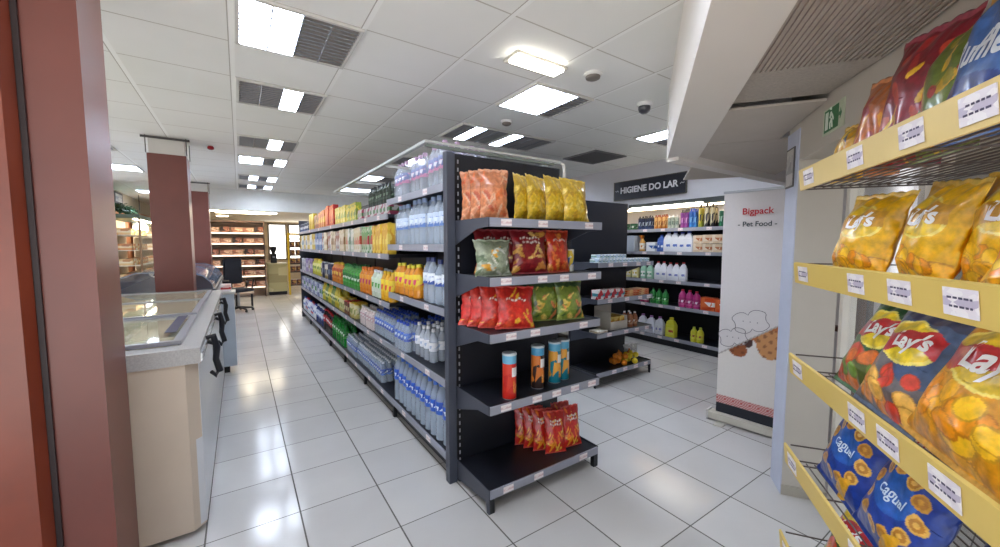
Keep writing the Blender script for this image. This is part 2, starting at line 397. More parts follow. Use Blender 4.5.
panel('ceiling_panel', 2.35, 3.05, .38, .812, 2.195, 2.19, PANC)
panel('ceiling_panel', 3.06, 4.6, .38, 1.2, 2.19, 2.19, PANC)
# wall header, column, glazed front
struct(dbx('wall_front', CREAM, -1.2, 2.69, .817, 1.0, 1.98, CZ))
struct(dbx('column', mat((200, 194, 184), .6, noise=.02), 2.69, 2.87, .817, 1.03, 0, CZ))
struct(dbx('trim_5', mat((196, 202, 220), .45), 2.685, 2.875, .811, .8165, 0, 2.16))
struct(dbx('light_blocker', BEAMC, -1.25, -1.201, .156, 1.0, 2.16, CZ)); struct(bx('wall_nook', WALLC, 2.95, 5.75, .97, 1.02, 0, CZ))  # the end piece is unseen, added to keep daylight out above the panels
struct(dbx('wall_outside', mat((196, 188, 176), .8, noise=.04), -1.5, 4.6, 2.3, 2.45, -.1, 2.9))
struct(dbx('baseboard_front', mat((178, 172, 160), .6), 2.68, 2.69, .815, 1.035, 0, .06))
def glazing():
    fr = mat((232, 228, 218), .5)
    bm = bmesh.new()
    for s in (-1.2, -.35, .5, 1.25, 2.0, 2.64): box(bm, s, s + .04, -1.1, -1.04, .0, 1.98)
    box(bm, -1.2, 2.65, -1.1, -1.04, 1.93, 1.98); box(bm, -1.2, 2.65, -1.1, -1.04, 0, .12)
    bm.transform(DM); w = struct(obj('window_3', bm, fr))
    bm = bmesh.new(); box(bm, -1.2, 2.65, -1.073, -1.067, .12, 1.93); bm.transform(DM); obj('pane', bm, glass(alpha=.1), w)
glazing()
struct(dbx('pavement', mat((178, 172, 160), .8, noise=.1), -3, 5, 1.1, 6, -.12, -.02))
# wooden chair seen through the glass
def outside_chair(s, c):
    p = DG(s, c, -.119); t = thing('folding_chair', 'brown wooden chair with red seat outside the glazed front', 'chair', p, R(35.8))
    br = mat((118, 66, 34), .5, noise=.1)
    for x in (0, .3):
        bm = bmesh.new(); tube(bm, [(x, 0, 0), (x, 0, 1.3)], .016); obj('leg', bm, mat((96, 78, 72), .5), t)
        bm = bmesh.new(); tube(bm, [(x, -.4, 0), (x, -.38, .55)], .014); obj('leg', bm, br, t)
    bx('backrest', br, .01, .29, -.012, .012, 1.04, 1.3, t, .004); bx('backrest', br, .01, .29, -.01, .01, .68, .74, t)
    bx('seat', mat((170, 30, 36), .5), -.02, .32, -.42, .0, .55, .6, t, .006)
outside_chair(2.85, 1.25)
t = thing('sale_post', 'thin red and dark post just outside the glazed front', 'post', DG(2.98, 1.17, -.119), 0)
bm = bmesh.new(); tube(bm, [(0, 0, .0), (0, 0, 1.08)], .014); obj('pole', bm, mat((176, 40, 50), .5), t)
bx('cap', mat((90, 60, 50), .5), -.035, .035, -.035, .035, 1.081, 1.11, t)

# exit sign & notice on the diagonal wall
def wall_sign(name, label, cat, s0, s1, z0, z1, c, m):
    t = thing(name, label, cat, DG((s0 + s1) / 2, c, (z0 + z1) / 2), R(35.8))
    w = (s1 - s0) / 2; h = (z1 - z0) / 2
    bx('plate', m, -w, w, .001, .006, -h, h, t); return t
t = wall_sign('exit_sign', 'green emergency exit sign with running figure and door on the cream wall', 'sign', 2.03, 2.51, 2.045, 2.135, .817, mat((196, 204, 178), .4)); t.scale = (.44, 1, 1.35)
EG = mat((52, 120, 70), .4)
bx('green_field', EG, -.13, .20, .0065, .0075, -.038, .038, t)
bm = bmesh.new()
box(bm, .10, .17, .0078, .0085, -.03, .03)
for a in ([(-.02, .0), (.03, .022)], [(.03, .022), (.05, .005)], [(.0, .012), (-.03, -.005)], [(.01, .0), (-.01, -.03)], [(.015, -.002), (.045, -.012)], [(.045, -.012), (.04, -.032)]):
    tube(bm, [(a[0][0], .0082, a[0][1]), (a[1][0], .0082, a[1][1])], .004, 6)
lathe(bm, [(.0, .03), (.008, .033), (.0, .042)][:3], 8, .035, .0082)
obj('running_figure', bm, mat((225, 235, 220), .4), t)
bm = bmesh.new()
prism(bm, [(-.20, 0), (-.17, .018), (-.17, .006), (-.14, .006), (-.14, -.006), (-.17, -.006), (-.17, -.018)], .0066, .0076); obj('arrow', bm, EG, t)
t = wall_sign('wall_notice', 'small grey framed notice high on the pale blue side of the column', 'notice', 2.73, 2.86, 1.84, 2.07, .8105, mat((96, 92, 92), .5))
bx('paper', printed((196, 192, 186), (150, 146, 142), (176, 172, 168), 3, 4), -.055, .055, .0065, .0075, -.105, .105, t)

# ------------------------------------------------------------------ snack bags
def ell(u, v, cx, cy, rx, ry, rot=0):
    x, y = u - cx, v - cy; c, s = math.cos(rot), math.sin(rot)
    return ((x * c + y * s) / rx) ** 2 + ((-x * s + y * c) / ry) ** 2
def bagpos(u, v, w, h, d, seed, slump=0):
    a = abs(u)
    pr = max(0, 1 - a ** 2.6) ** .75
    e = min(1, max(0, (v - .045) / .20)) ** .7 * min(1, max(0, (.955 - v) / .26)) ** .75
    p = pr * e
    wr = (.5 + .5 * math.sin(9 * u + seed * 2.1 + 5 * v)) * (.5 + .5 * math.sin(13 * v + seed + 3 * u))
    cr = (math.sin(u * 16 + seed) * .35 + math.sin(u * 27 + seed * 3) * .2) * ((1 - min(1, v / .3)) ** 2 + (1 - min(1, (1 - v) / .3)) ** 2) * .22
    y = d / 2 * (p * (1 - .16 * wr) + cr * e ** .4)
    x = u * w / 2 * (1 - .13 * e) + .004 * math.sin(v * 17 + seed) * a
    z = v * h + .004 * math.sin(u * 11 + seed)* (1 if v > .5 else -.2)
    return x, y, z
def bag_mesh(w, h, d, design, nx=18, nz=26, seed=1.0):
    vs = []; cols = []; fs = []
    def idx(side, i, j): return side * (nx + 1) * (nz + 1) + j * (nx + 1) + i
    for side in (0, 1):
        for j in range(nz + 1):
            for i in range(nx + 1):
                u = -1 + 2 * i / nx; v = j / nz
                x, y, z = bagpos(u, v, w, h, d, seed + side * 4)
                y = max(y, 0) + .0006
                vs.append((x, -y if side == 0 else y * .8, z))
                c = design(u if side == 0 else -u, v) if (side == 0 or True) else None
                cols.append(c)
    for side in (0, 1):
        for j in range(nz):
            for i in range(nx):
                q = [idx(side, i, j), idx(side, i + 1, j), idx(side, i + 1, j + 1), idx(side, i, j + 1)]
                fs.append(q if side == 0 else q[::-1])
    def bridge(a, b, c_, d_): fs.append([a, b, c_, d_])
    for j in range(nz):
        bridge(idx(0, 0, j + 1), idx(1, 0, j + 1), idx(1, 0, j), idx(0, 0, j)); bridge(idx(0, nx, j), idx(1, nx, j), idx(1, nx, j + 1), idx(0, nx, j + 1))
    for i in range(nx):
        bridge(idx(0, i, 0), idx(1, i, 0), idx(1, i + 1, 0), idx(0, i + 1, 0)); bridge(idx(0, i + 1, nz), idx(1, i + 1, nz), idx(1, i, nz), idx(0, i, nz))
    me = bpy.data.meshes.new('bag'); me.from_pydata(vs, [], fs); me.polygons.foreach_set('use_smooth', [True] * len(fs))
    at = me.color_attributes.new('Col', 'FLOAT_COLOR', 'POINT')
    flat = []
    for c in cols: l = lin(c); flat += [l[0], l[1], l[2], 1]
    at.data.foreach_set('color', flat)
    me.materials.append(painted()); me.update(); return me
def bag_text(s, size, w, h, d, seed, cx, cy, m, name='lettering', bold=.002, shear=.25, rot=0, off=.002):
    bm = text_bm(s, size, 0, bold, shear)
    bmesh.ops.subdivide_edges(bm, edges=[e for e in bm.edges if e.calc_length() > size * .12], cuts=2)
    for v_ in bm.verts:
        x, z = v_.co.x, v_.co.y
        if rot: x, z = x * math.cos(rot) - z * math.sin(rot), x * math.sin(rot) + z * math.cos(rot)
        u = (x + cx * w / 2) / (w / 2) ; vv = (z + cy * h) / h
        uu = max(-.99, min(.99, u)); X, Y, Z = bagpos(uu, min(.99, max(.01, vv)), w, h, d, seed)
        v_.co = Vector((X, -max(Y, 0) - off, Z))
    me = bpy.data.meshes.new(name); bm.to_mesh(me); bm.free(); me.materials.append(m)
    return bpy.data.objects.new(name, me)
def chips(u, v, base, cols, seed=0, v1=.42, n=9):
    rnd = random.Random(seed); c = base
    for k in range(n * 2):
        cx, cy = rnd.uniform(-.85, .85), rnd.uniform(.06, v1); rx, ry, ro = rnd.uniform(.16, .34), rnd.uniform(.05, .09), rnd.uniform(-1, 1) * .12
        q = ell(u, v, cx, cy, rx, ry, ro); col = cols[k % len(cols)]
        if q < 1: c = col if q < .72 else mixc(col, (120, 60, 10), .35)
    return c
def d_crisps(base, disc=(238, 208, 40), ribbon=(196, 34, 40), chipc=((240, 190, 60), (250, 205, 90), (226, 150, 40)), top=None, seed=3, low=.42):
    def f(u, v):
        c = base
        if top and v > .86: c = top
        if v < low + .08 * math.sin(u * 3 + seed): c = mixc(base, chipc[0], .25)
        c = chips(u, v, c, chipc, seed, low)
        q = ell(u, v, 0, .66, .78, .19, -.05)
        if q < 1: c = disc
        if .82 < q < 1: c = mixc(disc, (255, 240, 160), .6)
        yy = v - (.66 + .05 * math.sin((u + .1) * 3.0))
        if abs(yy) < .085 and abs(u) < .8: c = ribbon
        if v < .04 or v > .965: c = mixc(base, (255, 255, 255), .25)
        return c
    return f
def d_blocks(base, cols, seed, band=None, lines=()):
    def f(u, v):
        rnd = random.Random(seed); c = base if v < .62 else mixc(base, (30, 20, 20), .12)
        for k in range(26):
            cx, cy = rnd.uniform(-.95, .95), rnd.uniform(.06, .62) if k < 20 else rnd.uniform(.66, .94); rx, ry = rnd.uniform(.1, .3), rnd.uniform(.025, .075)
            if ell(u, v, cx, cy, rx, ry, rnd.uniform(-.6, .6)) < 1: c = cols[k % len(cols)]
        if band and band[0] < v < band[1]: c = band[2]
        for lv in lines:                       # blurred pale lettering of the photograph, too small to read
            if abs(v - lv - .01 * math.sin(u * 9)) < .022 and abs(u) < .55 and math.sin(u * 34 + lv * 50) > -.45: c = (236, 228, 222)
        if v < .035 or v > .965: c = mixc(base, (255, 255, 255), .2)
        return c
    return f
WHT = mat((246, 244, 240), .4)
def bag_proto(name, w, h, d, design, nx=18, nz=26, seed=1.0, texts=(), link=False):
    me = bag_mesh(w, h, d, design, nx, nz, seed)
    r = bpy.data.objects.new(name, None); r.empty_display_size = .05
    b = bpy.data.objects.new('pouch', me); kid(r, b)
    for tx in texts: kid(r, bag_text(tx[0], tx[1], w, h, d, seed, tx[2], tx[3], tx[4] if len(tx) > 4 else WHT, rot=tx[5] if len(tx) > 5 else 0, bold=tx[6] if len(tx) > 6 else .002))
    PROTO.append(r); return r
def put(proto, loc, rz=0, lean=0, roll=0, label=None, cat=None, group=None, sc=1):
    o = clone(proto); o.rotation_mode = 'XYZ'
    M = Matrix.Rotation(rz, 4, 'Z') @ Matrix.Rotation(-lean, 4, 'X') @ Matrix.Rotation(roll, 4, 'Y')
    o.rotation_euler = M.to_euler(); o.location = loc; o.scale = (sc,) * 3
    if label: tag(o, label, cat, group)
    return o

# ------------------------------------------------------------------ products
def P(name):
    r = bpy.data.objects.new(name, None); r.empty_display_size = .05; PROTO.append(r); return r
def bottle(name, h, r, body, cap, label=None, lz=(.3, .62), seg=12, neck=.32, waist=False):
    o = P(name); bm = bmesh.new()
    k = h * .94; sh = k * (1 - neck)
    prof = [(r * .82, 0), (r, h * .02), (r, h * .3)]
    if waist: prof += [(r * .9, h * .36), (r, h * .42)]
    prof += [(r, sh), (r * .9, sh + (k - sh) * .3), (r * .5, sh + (k - sh) * .7), (r * .36, k * .96), (r * .36, k)]
    lathe(bm, prof, seg); kid(o, obj('body', bm, body, smooth=True, link=False))
    bm = bmesh.new(); lathe(bm, [(r * .42, k * .965), (r * .42, h), (r * .38, h * 1.001)], 10); kid(o, obj('cap', bm, cap, smooth=True, link=False))
    if label:
        bm = bmesh.new(); lathe(bm, [(r * 1.02, h * lz[0]), (r * 1.03, h * lz[0] + .001), (r * 1.03, h * lz[1]), (r * 1.02, h * lz[1] + .001)], seg); kid(o, obj('label_band', bm, label, smooth=True, link=False))
    return o
def jug(name, h, w, body, cap, label):
    """flat detergent bottle with a handle hole; faces -X"""
    o = P(name); bm = bmesh.new(); d = w * .55
    for (q0, q1, z0, z1) in ((1, 1, 0, .62), (1, .55, .62, .86), (.42, .32, .86, .93)):
        pts0 = [(-d / 2 * q0, -w / 2 * q0), (d / 2 * q0, -w / 2 * q0), (d / 2 * q0, w / 2 * q0), (-d / 2 * q0, w / 2 * q0)]
        A_ = [bm.verts.new((x, y, z0 * h)) for x, y in pts0]; B_ = [bm.verts.new((x * q1 / q0, y * q1 / q0, z1 * h)) for x, y in pts0]
        bm.faces.new(A_[::-1]); bm.faces.new(B_)
        for i in range(4): bm.faces.new((A_[i], A_[(i + 1) % 4], B_[(i + 1) % 4], B_[i]))
    tube(bm, [(0, w * .30, h * .80), (0, w * .50, h * .74), (0, w * .52, h * .58), (0, w * .44, h * .48)], w * .07, 6)
    kid(o, obj('body', bm, body, smooth=True, bev=w * .05, link=False))
    bm = bmesh.new(); lathe(bm, [(w * .2, h * .925), (w * .2, h), (w * .14, h * 1.001)], 10); kid(o, obj('cap', bm, cap, link=False))
    kid(o, bx('front_label', label, -d / 2 - .002, -d / 2 - .0005, -w * .36, w * .36, h * .14, h * .5, link=False)); return o
def spray(name, h, r, body, head, label):
    o = bottle(name, h * .82, r, body, head, label, (.15, .6)); bm = bmesh.new()
    box(bm, -r * .9, r * .6, -r * .3, r * .3, h * .82, h * .95); box(bm, -r * 1.5, -r * .9, -r * .18, r * .18, h * .89, h * .95); tube(bm, [(-r * .8, 0, h * .84), (-r * 1.1, 0, h * .72)], r * .12, 6)
    kid(o, obj('trigger', bm, head, link=False)); return o
def can(name, h, r, side, top, dome=False):
    o = P(name); bm = bmesh.new(); lathe(bm, [(r * .93, 0), (r, h * .03), (r, h * .96)], 14); kid(o, obj('body', bm, side, smooth=True, link=False))
    bm = bmesh.new(); pr = [(r * 1.02, h * .955), (r * 1.02, h * .985), (r * .95, h)] if not dome else [(r * .98, h * .962), (r * .7, h * 1.02), (r * .42, h * 1.05), (r * .42, h * 1.16)]
    lathe(bm, pr, 14); kid(o, obj('lid', bm, top, smooth=True, link=False)); return o
def carton(name, w, d, h, side, cap=None):
    """w along the shelf (Y), d deep (X)"""
    o = P(name); kid(o, bx('box', side, -d / 2, d / 2, -w / 2, w / 2, 0, h * .97, bev=.003, link=False))
    if cap:
        bm = bmesh.new(); lathe(bm, [(.014, h * .97), (.014, h), (.012, h * 1.002)], 10); kid(o, obj('cap', bm, cap, link=False))
    else: kid(o, bx('flap', side, -d / 2 * .9, d / 2 * .9, -w / 2 * .9, w / 2 * .9, h * .971, h * .985, link=False))
    return o
def pack(name, w, d, h, n, r, body, cap, label, film):
    """shrink wrapped bottles: 2 deep, n wide"""
    o = P(name)
    src = bottle('bottle', h, r, body, cap, label, (.38, .66)); PROTO.remove(src)
    for i in range(n):
        for j in range(2):
            c = bpy.data.objects.new('bottle', src.children[0].data if src.children else _kids[src][0].data); c.location = ((j - .5) * 2.02 * r, (i - (n - 1) / 2) * 2.02 * r, 0); kid(o, c)
            for q in _kids[src][1:]:
                e = bpy.data.objects.new(q.name.split('.')[0], q.data); kid(c, e)
    W_ = n * r * 1.01 + .003; D_ = 2 * r * 1.01 + .003
    kid(o, bx('shrink_wrap', film, -D_, D_, -W_, W_, .001, h * .8, bev=.012, link=False)); 
    for q in _kids[src]: bpy.data.objects.remove(q)
    bpy.data.objects.remove(src); return o

def row(proto, y0, y1, xf, z, pitch, label, cat, group, rows=1, depth=None, rz=0, jit=.007, side=1, cap=300, alt=None):
    """a row of copies along Y; xf = front of the first row (x grows to the back, side=1); alt = (proto, label, group) set between them in runs"""
    n = max(1, int((y1 - y0) / pitch + .25)); k = 0; p_ = (y1 - y0) / n if (y1 - y0) / n < pitch * 1.25 else pitch
    for r_ in range(rows):
        for i in range(n):
            if k >= cap: return
            a = alt and (i // 3) % 2
            o = clone(alt[0] if a else proto); o.location = (xf + side * (depth or pitch) * r_ + random.uniform(-jit, jit), y0 + p_ * (i + .5) + random.uniform(-jit, jit) * .25, z + .0005)
            q = random.uniform(.96, 1.03); o.scale = (q, min(q, 1.0), q)
            o.rotation_euler = (0, 0, rz + random.uniform(-.04, .04)); tag(o, alt[1] if a else label, cat, (alt[2] if a else group)); k += 1

# ------------------------------------------------------------------ shelving
def shelf(parent, x0, x1, y0, y1, z, front, tags=(), braces=True):
    """front: '-x' or '-y'. tags = positions along the lip (0..1)"""
    s = bx('shelf', DARK, x0 + (.004 if front == '-x' else 0), x1, y0 + (.004 if front == '-y' else 0), y1, z - .028, z, parent)
    if front == '-x': bx('price_strip', STRIP, x0 - .006, x0 + .0035, y0, y1, z - .042, z + .006, s)
    else: bx('price_strip', STRIP, x0, x1, y0 - .006, y0 + .0035, z - .042, z + .006, s)
    for t in tags:
        if front == '-x':
            yc = y0 + (y1 - y0) * t; bx('price_tag', TAGW, x0 - .008, x0 - .0062, yc - .035, yc + .035, z - .036, z, s)
        else:
            xc = x0 + (x1 - x0) * t; bx('price_tag', TAGW, xc - .035, xc + .035, y0 - .008, y0 - .0062, z - .036, z, s)
    return s
def bracket(parent, x0, x1, y0, y1, z):
    """tapered end plate of an end-cap shelf, in the YZ plane: y0 is the front"""
    bm = bmesh.new(); prism(bm, [(y1, z + .008), (y0, z + .008), (y0, z - .042), (y0 + .12, z - .05), (y1, z - .14)], x0, x1, 'x'); return obj('bracket', bm, GREY, parent)

X0, X1 = 1.04, 1.95
G = thing('gondola_shelving', 'long double-sided dark grey shelving stocked with drinks along the left aisle', 'shelving', (0, 0, 0))
bays = [2.16 + .0] + [3.235 + i * .96 for i in range(7)]       # bay boundaries
bays[-1] = 9.0
levels1 = [.18, .65, 1.10, 1.50, 1.87]; levels2 = [.18, .65, 1.0, 1.42, 1.76]
for b in range(len(bays) - 1):
    for z in (levels1 if b == 0 else levels2):
        shelf(G, X0, 1.47, bays[b] + .002, bays[b + 1] - .002, z, '-x', (.25, .7) if b < 3 else (.5,))
        s_ = bx('shelf', DARK, 1.52, X1, bays[b] + .002, bays[b + 1] - .002, z - .028, z, G)
    bx('plinth', DARK2, X0 + .05, X1 - .05, bays[b] + .002, bays[b + 1] - .002, .035, .15, G)
    bx('foot', BLACK, X0 + .02, X0 + .048, bays[b] + .0, bays[b] + .035, 0, .13, G)
bx('back_panel', DARK, 1.48, 1.51, 2.16, 9.0, .15, 2.05, G)
for b in bays[1:]:
    bx('upright', DARK2, 1.472, 1.518, b - .02, b + .02, 0, 2.04, G) if b != bays[-1] else None
bx('end_panel', DARK, X0 + .055, X1, 2.125, 2.155, .0, 2.05, G)
bx('end_panel', GREY, X0 + .0, X1, 9.003, 9.03, 0, 2.0, G)
bx('corner_post', mat((66, 70, 82), .4, noise=.04), X0 - .005, X0 + .05, 2.105, 2.158, 0, 2.055, G, .004)
bm = bmesh.new()
for k in range(40): box(bm, X0 + .074, X0 + .082, 2.1195, 2.1235, .12 + k * .048, .143 + k * .048)
bx('slotted_rail', BLACK, X0 + .06, X0 + .095, 2.1238, 2.1249, .03, 2.03, G); obj('slots', bm, mat((150, 150, 158), .4), G)

# white rail above the shelving
t = thing('rail_frame', 'thin white metal rail frame running round the top of the long shelving', 'rail', (0, 0, 0))
RW = mat((176, 178, 176), .35)
bx('long_rail', RW, .905, .93, 2.12, 4.7, 2.088, 2.104, t); bx('long_rail', RW, 1.93, 1.955, 2.12, 4.7, 2.088, 2.104, t)
bx('cross_rail', RW, .931, 1.929, 2.12, 2.13, 2.09, 2.104, t); bx('cross_rail', mat((120, 128, 122), .4), .931, 1.929, 2.165, 2.185, 2.078, 2.096, t)
for y in (2.9, 3.8, 4.68):
    bx('cross_bar', RW, .931, 1.929, y, y + .02, 2.078, 2.095, t); bx('stand', RW, 1.485, 1.505, y, y + .02, 2.0505, 2.0775, t)
bm = bmesh.new(); tube(bm, [(1.94, 2.1, 2.08), (1.955, 2.09, 2.07), (1.962, 2.09, 2.02), (1.962, 2.09, 1.97)], .010); obj('end_clip', bm, WHITE, t, True)

# end-cap of gondola 1
E1 = thing('end_shelving', 'dark end shelving with snack bags and tube crisps facing the camera', 'shelving', (0, 0, 0))
EX0, EX1, EY0, EY1 = 1.10, 1.96, 1.735, 2.118
for z, tg in ((1.64, (.12, .42, .86)), (1.32, (.12, .42, .62, .9)), (1.01, (.16, .36, .82)), (.61, (.12, .38, .56, .74, .92)), (.13, (.14, .40, .84))):
    shelf(E1, EX0, EX1, EY0, EY1, z, '-y', tg)
    if z > .2: bracket(E1, EX0 - .007, EX0 - .001, EY0, EY1, z); bracket(E1, EX1 + .001, EX1 + .007, EY0, EY1, z)
bm = bmesh.new(); prism(bm, [(EY1, .14), (EY0, .14), (EY0, 0), (EY0 + .025, 0), (EY0 + .03, .06), (EY1, .02)], EX0 - .008, EX0 - .001, 'x'); obj('base_bracket', bm, GREY, E1)
bm = bmesh.new(); prism(bm, [(EY1, .14), (EY0, .14), (EY0, 0), (EY0 + .025, 0), (EY0 + .03, .06), (EY1, .02)], EX1 + .001, EX1 + .008, 'x'); obj('base_bracket', bm, DARK2, E1)
bx('foot', BLACK, EX0 - .001, EX0 + .03, EY0 + .0, EY0 + .03, 0, .088, E1); bx('foot', BLACK, EX1 - .03, EX1 + .001, EY0 + .0, EY0 + .03, 0, .088, E1)
bx('back_kick', DARK2, EX0, EX1, EY1 - .02, EY1, 0, .1, E1)

# ------------------------------------------------------------------ goods on the long shelving
CW = clear((200, 214, 230), .42); CW2 = clear((208, 216, 228), .42); FILM = clear((225, 235, 245), .14, .08)
BLUE = mat((36, 70, 170), .35); WCAP = mat((232, 234, 240), .35); RED = mat((190, 30, 36), .35); GRN = mat((34, 120, 52), .35); YEL = mat((220, 180, 40), .4); DK = mat((34, 34, 44), .35)
water_lbl = printed((60, 110, 200), (225, 235, 245), (30, 70, 160), 3, 3)
g = 'on the long shelving'
pk_pink = pack('water_pack', 0, 0, .29, 3, .043, CW2, mat((176, 150, 176), .4), printed((206, 130, 170), (225, 222, 235), (110, 120, 170), 3, 3), FILM)
pk_blue = pack('water_pack', 0, 0, .33, 3, .045, CW, mat((150, 170, 206), .35), printed((70, 120, 200), (225, 235, 245), (200, 215, 235), 3, 3), FILM)
pk_small = pack('water_pack', 0, 0, .20, 4, .03, CW, WCAP, water_lbl, FILM)
row(pk_pink, 2.2, 3.2, X0 + .12, 1.87, .27, 'pink-labelled water bottle pack on the top shelf nearest the corner post', 'water pack', 'pink-labelled water packs', 2, .19)
row(pk_blue, 2.2, 3.2, X0 + .12, 1.50, .285, 'tall blue-labelled water bottle pack on the shelf below the pink-labelled packs', 'water pack', 'tall water packs', 2, .2)
wb = bottle('water_bottle', .31, .042, CW, mat((50, 64, 120), .35), printed((60, 90, 170), (220, 228, 240), (235, 240, 245), 3, 3), (.42, .66), waist=True)
row(wb, 2.2, 2.62, X0 + .07, 1.10, .092, 'clear water bottle with blue cap on the middle shelf by the corner post', 'bottle', 'middle shelf blue-cap water bottles', 3)
oj = bottle('juice_bottle', .25, .046, mat((224, 140, 26), .25, coat=.5), mat((220, 210, 60), .4), printed((230, 160, 40), (220, 70, 110), (240, 210, 60), 3, 3), (.25, .7))
row(oj, 2.68, 3.2, X0 + .07, 1.10, .1, 'squat orange juice bottle beside the blue-cap water on the middle shelf', 'bottle', 'near squat juice bottles', 2)
wc = bottle('water_bottle', .25, .034, CW2, WCAP, printed((225, 228, 235), (180, 195, 220), (235, 235, 240), 3, 3), (.35, .6))
row(wc, 2.52, 2.86, X0 + .10, .65, .078, 'small clear bottle with white cap on the second lowest shelf', 'bottle', 'small white-cap bottles', 4)
pb = pack('water_pack', 0, 0, .23, 4, .033, CW, BLUE, printed((30, 70, 180), (225, 235, 248), (60, 110, 210), 3, 3), FILM)
row(pb, 2.88, 3.22, X0 + .078, .65, .272, 'dense blue and white bottle pack beside the white-cap bottles, second lowest shelf', 'water pack', 'dense blue bottle packs', 3, .135)
row(pb, 3.26, 3.8, X0 + .1, .65, .272, 'dense blue and white bottle pack in the second bay, second lowest shelf', 'water pack', 'second bay blue bottle packs', 2, .14)
wl = bottle('water_bottle', .40, .043, CW, mat((60, 110, 200), .35), printed((50, 100, 200), (226, 236, 248), (40, 80, 180), 3, 2), (.45, .66), waist=True)
row(wl, 2.2, 3.225, X0 + .06, .18, .092, 'tall 1.5 litre water bottle with blue label on the lowest shelf nearest the camera', 'bottle', 'tall bottom shelf water bottles', 2)
row(pk_small, 3.62, 5.1, X0 + .1, .18, .245, 'low pack of small water bottles on the lowest shelf past the empty gap', 'water pack', 'low packs of small bottles', 2, .13)
gb = bottle('soda_bottle', .31, .045, clear((30, 130, 50), .85), GRN, printed((60, 170, 60), (225, 240, 225), (30, 110, 50), 3, 3), (.4, .7))
row(gb, 5.15, 5.95, X0 + .07, .18, .1, 'green soda bottle on the lowest shelf beyond the small water packs', 'bottle', 'green soda bottles', 2)
cb = bottle('soda_bottle', .31, .045, mat((40, 18, 20), .2), RED, printed((190, 30, 40), (235, 225, 225), (160, 20, 30), 3, 3), (.4, .72))
row(cb, 5.98, 6.7, X0 + .07, .18, .1, 'dark cola bottle with red label on the lowest shelf beyond the green soda', 'bottle', 'dark cola bottles', 2)
bb = bottle('soda_bottle', .30, .045, mat((40, 54, 110), .25), WCAP, printed((50, 70, 150), (225, 230, 240), (190, 200, 220), 3, 3), (.3, .72))
row(bb, 6.72, 7.4, X0 + .07, .18, .1, 'dark blue bottle on the lowest shelf beyond the cola', 'bottle', 'dark blue bottles')
mk = bottle('milk_bottle', .26, .046, mat((220, 224, 228), .35), BLUE, printed((225, 228, 232), (90, 130, 190), (225, 228, 232), 3, 3), (.25, .7))
row(mk, 7.42, 8.95, X0 + .07, .18, .1, 'white milk bottle on the lowest shelf at the far end', 'bottle', 'white milk bottles', alt=(bottle('milk_bottle', .26, .046, mat((190, 196, 214), .35), RED, printed((200, 60, 60), (226, 226, 230), (120, 130, 180), 3, 3), (.25, .7)), 'white bottle with red label between the white milk bottles', 'red-label milk bottles'))
# second lowest shelf
pw = pack('yogurt_pack', 0, 0, .19, 3, .04, mat((226, 206, 200), .4), mat((230, 226, 224), .4), printed((220, 190, 186), (240, 232, 226), (196, 150, 150), 3, 3), FILM)
row(pw, 3.84, 4.5, X0 + .1, .65, .25, 'pale pink wrapped bottle pack beside the blue packs, second lowest shelf', 'bottle pack', 'pale pink packs', 2, .17)
jr = can('food_jar', .17, .042, printed((214, 200, 120), (150, 160, 70), (226, 216, 170), 3, 3), YEL)
row(jr, 4.55, 5.4, X0 + .06, .65, .09, 'yellow-green food jar on the second lowest shelf mid-way along', 'jar', 'yellow-green jars', 2, alt=(can('food_jar', .16, .042, printed((150, 96, 60), (214, 196, 150), (110, 70, 50), 3, 3), RED), 'brown food jar with red lid between the yellow-green jars', 'brown red-lid jars'))
ol = bottle('oil_bottle', .27, .038, mat((206, 186, 40), .2, coat=.6), YEL, printed((216, 200, 60), (60, 120, 50), (230, 220, 120), 3, 3), (.25, .6))
row(ol, 5.42, 6.6, X0 + .06, .65, .085, 'golden oil bottle on the second lowest shelf beyond the jars', 'bottle', 'golden oil bottles', 2, alt=(bottle('oil_bottle', .26, .036, mat((120, 140, 60), .2, coat=.6), GRN, printed((196, 200, 120), (60, 100, 50), (226, 226, 190), 3, 3), (.25, .6)), 'green-capped oil bottle between the golden oil bottles', 'green-capped oil bottles'))
gm = carton('milk_carton', .07, .07, .23, printed((216, 226, 222), (90, 150, 80), (120, 120, 180), 3, 4))
row(gm, 6.62, 8.95, X0 + .05, .65, .078, 'white and green carton on the second lowest shelf at the far end', 'carton', 'white and green cartons', alt=(carton('milk_carton', .07, .07, .22, printed((120, 130, 170), (226, 226, 230), (90, 100, 140), 3, 4)), 'blue-grey carton between the white and green cartons', 'blue-grey cartons'))
# middle shelf
def juice(c, capc, l, h=.27): return bottle('juice_bottle', h, .043, mat(c, .25, coat=.5), capc, l, (.2, .72))
row(juice((232, 170, 30), YEL, printed((236, 180, 40), (226, 90, 60), (244, 214, 60), 3, 3)), 3.26, 3.56, X0 + .06, 1.0, .095, 'yellow-orange juice bottle at the near edge of the second bay, middle shelf', 'bottle', 'yellow-orange juice bottles', 2)
row(juice((206, 216, 196), WCAP, printed((226, 232, 220), (80, 160, 70), (210, 226, 200), 3, 3)), 3.58, 3.86, X0 + .06, 1.0, .093, 'white bottle with green label beside the yellow-orange juice', 'bottle', 'white green-label bottles', 2)
row(juice((226, 130, 30), mat((230, 120, 40), .4), printed((230, 140, 40), (200, 60, 110), (236, 160, 50), 3, 3)), 3.9, 4.3, X0 + .06, 1.0, .098, 'orange juice bottle with pink label in the second bay, middle shelf', 'bottle', 'pink-label orange juice', 2)
row(juice((70, 150, 60), GRN, printed((80, 170, 70), (226, 236, 220), (40, 120, 50), 3, 4)), 4.33, 5.15, X0 + .06, 1.0, .093, 'green juice bottle with white label in the third bay, middle shelf', 'bottle', 'green juice bottles', 2)
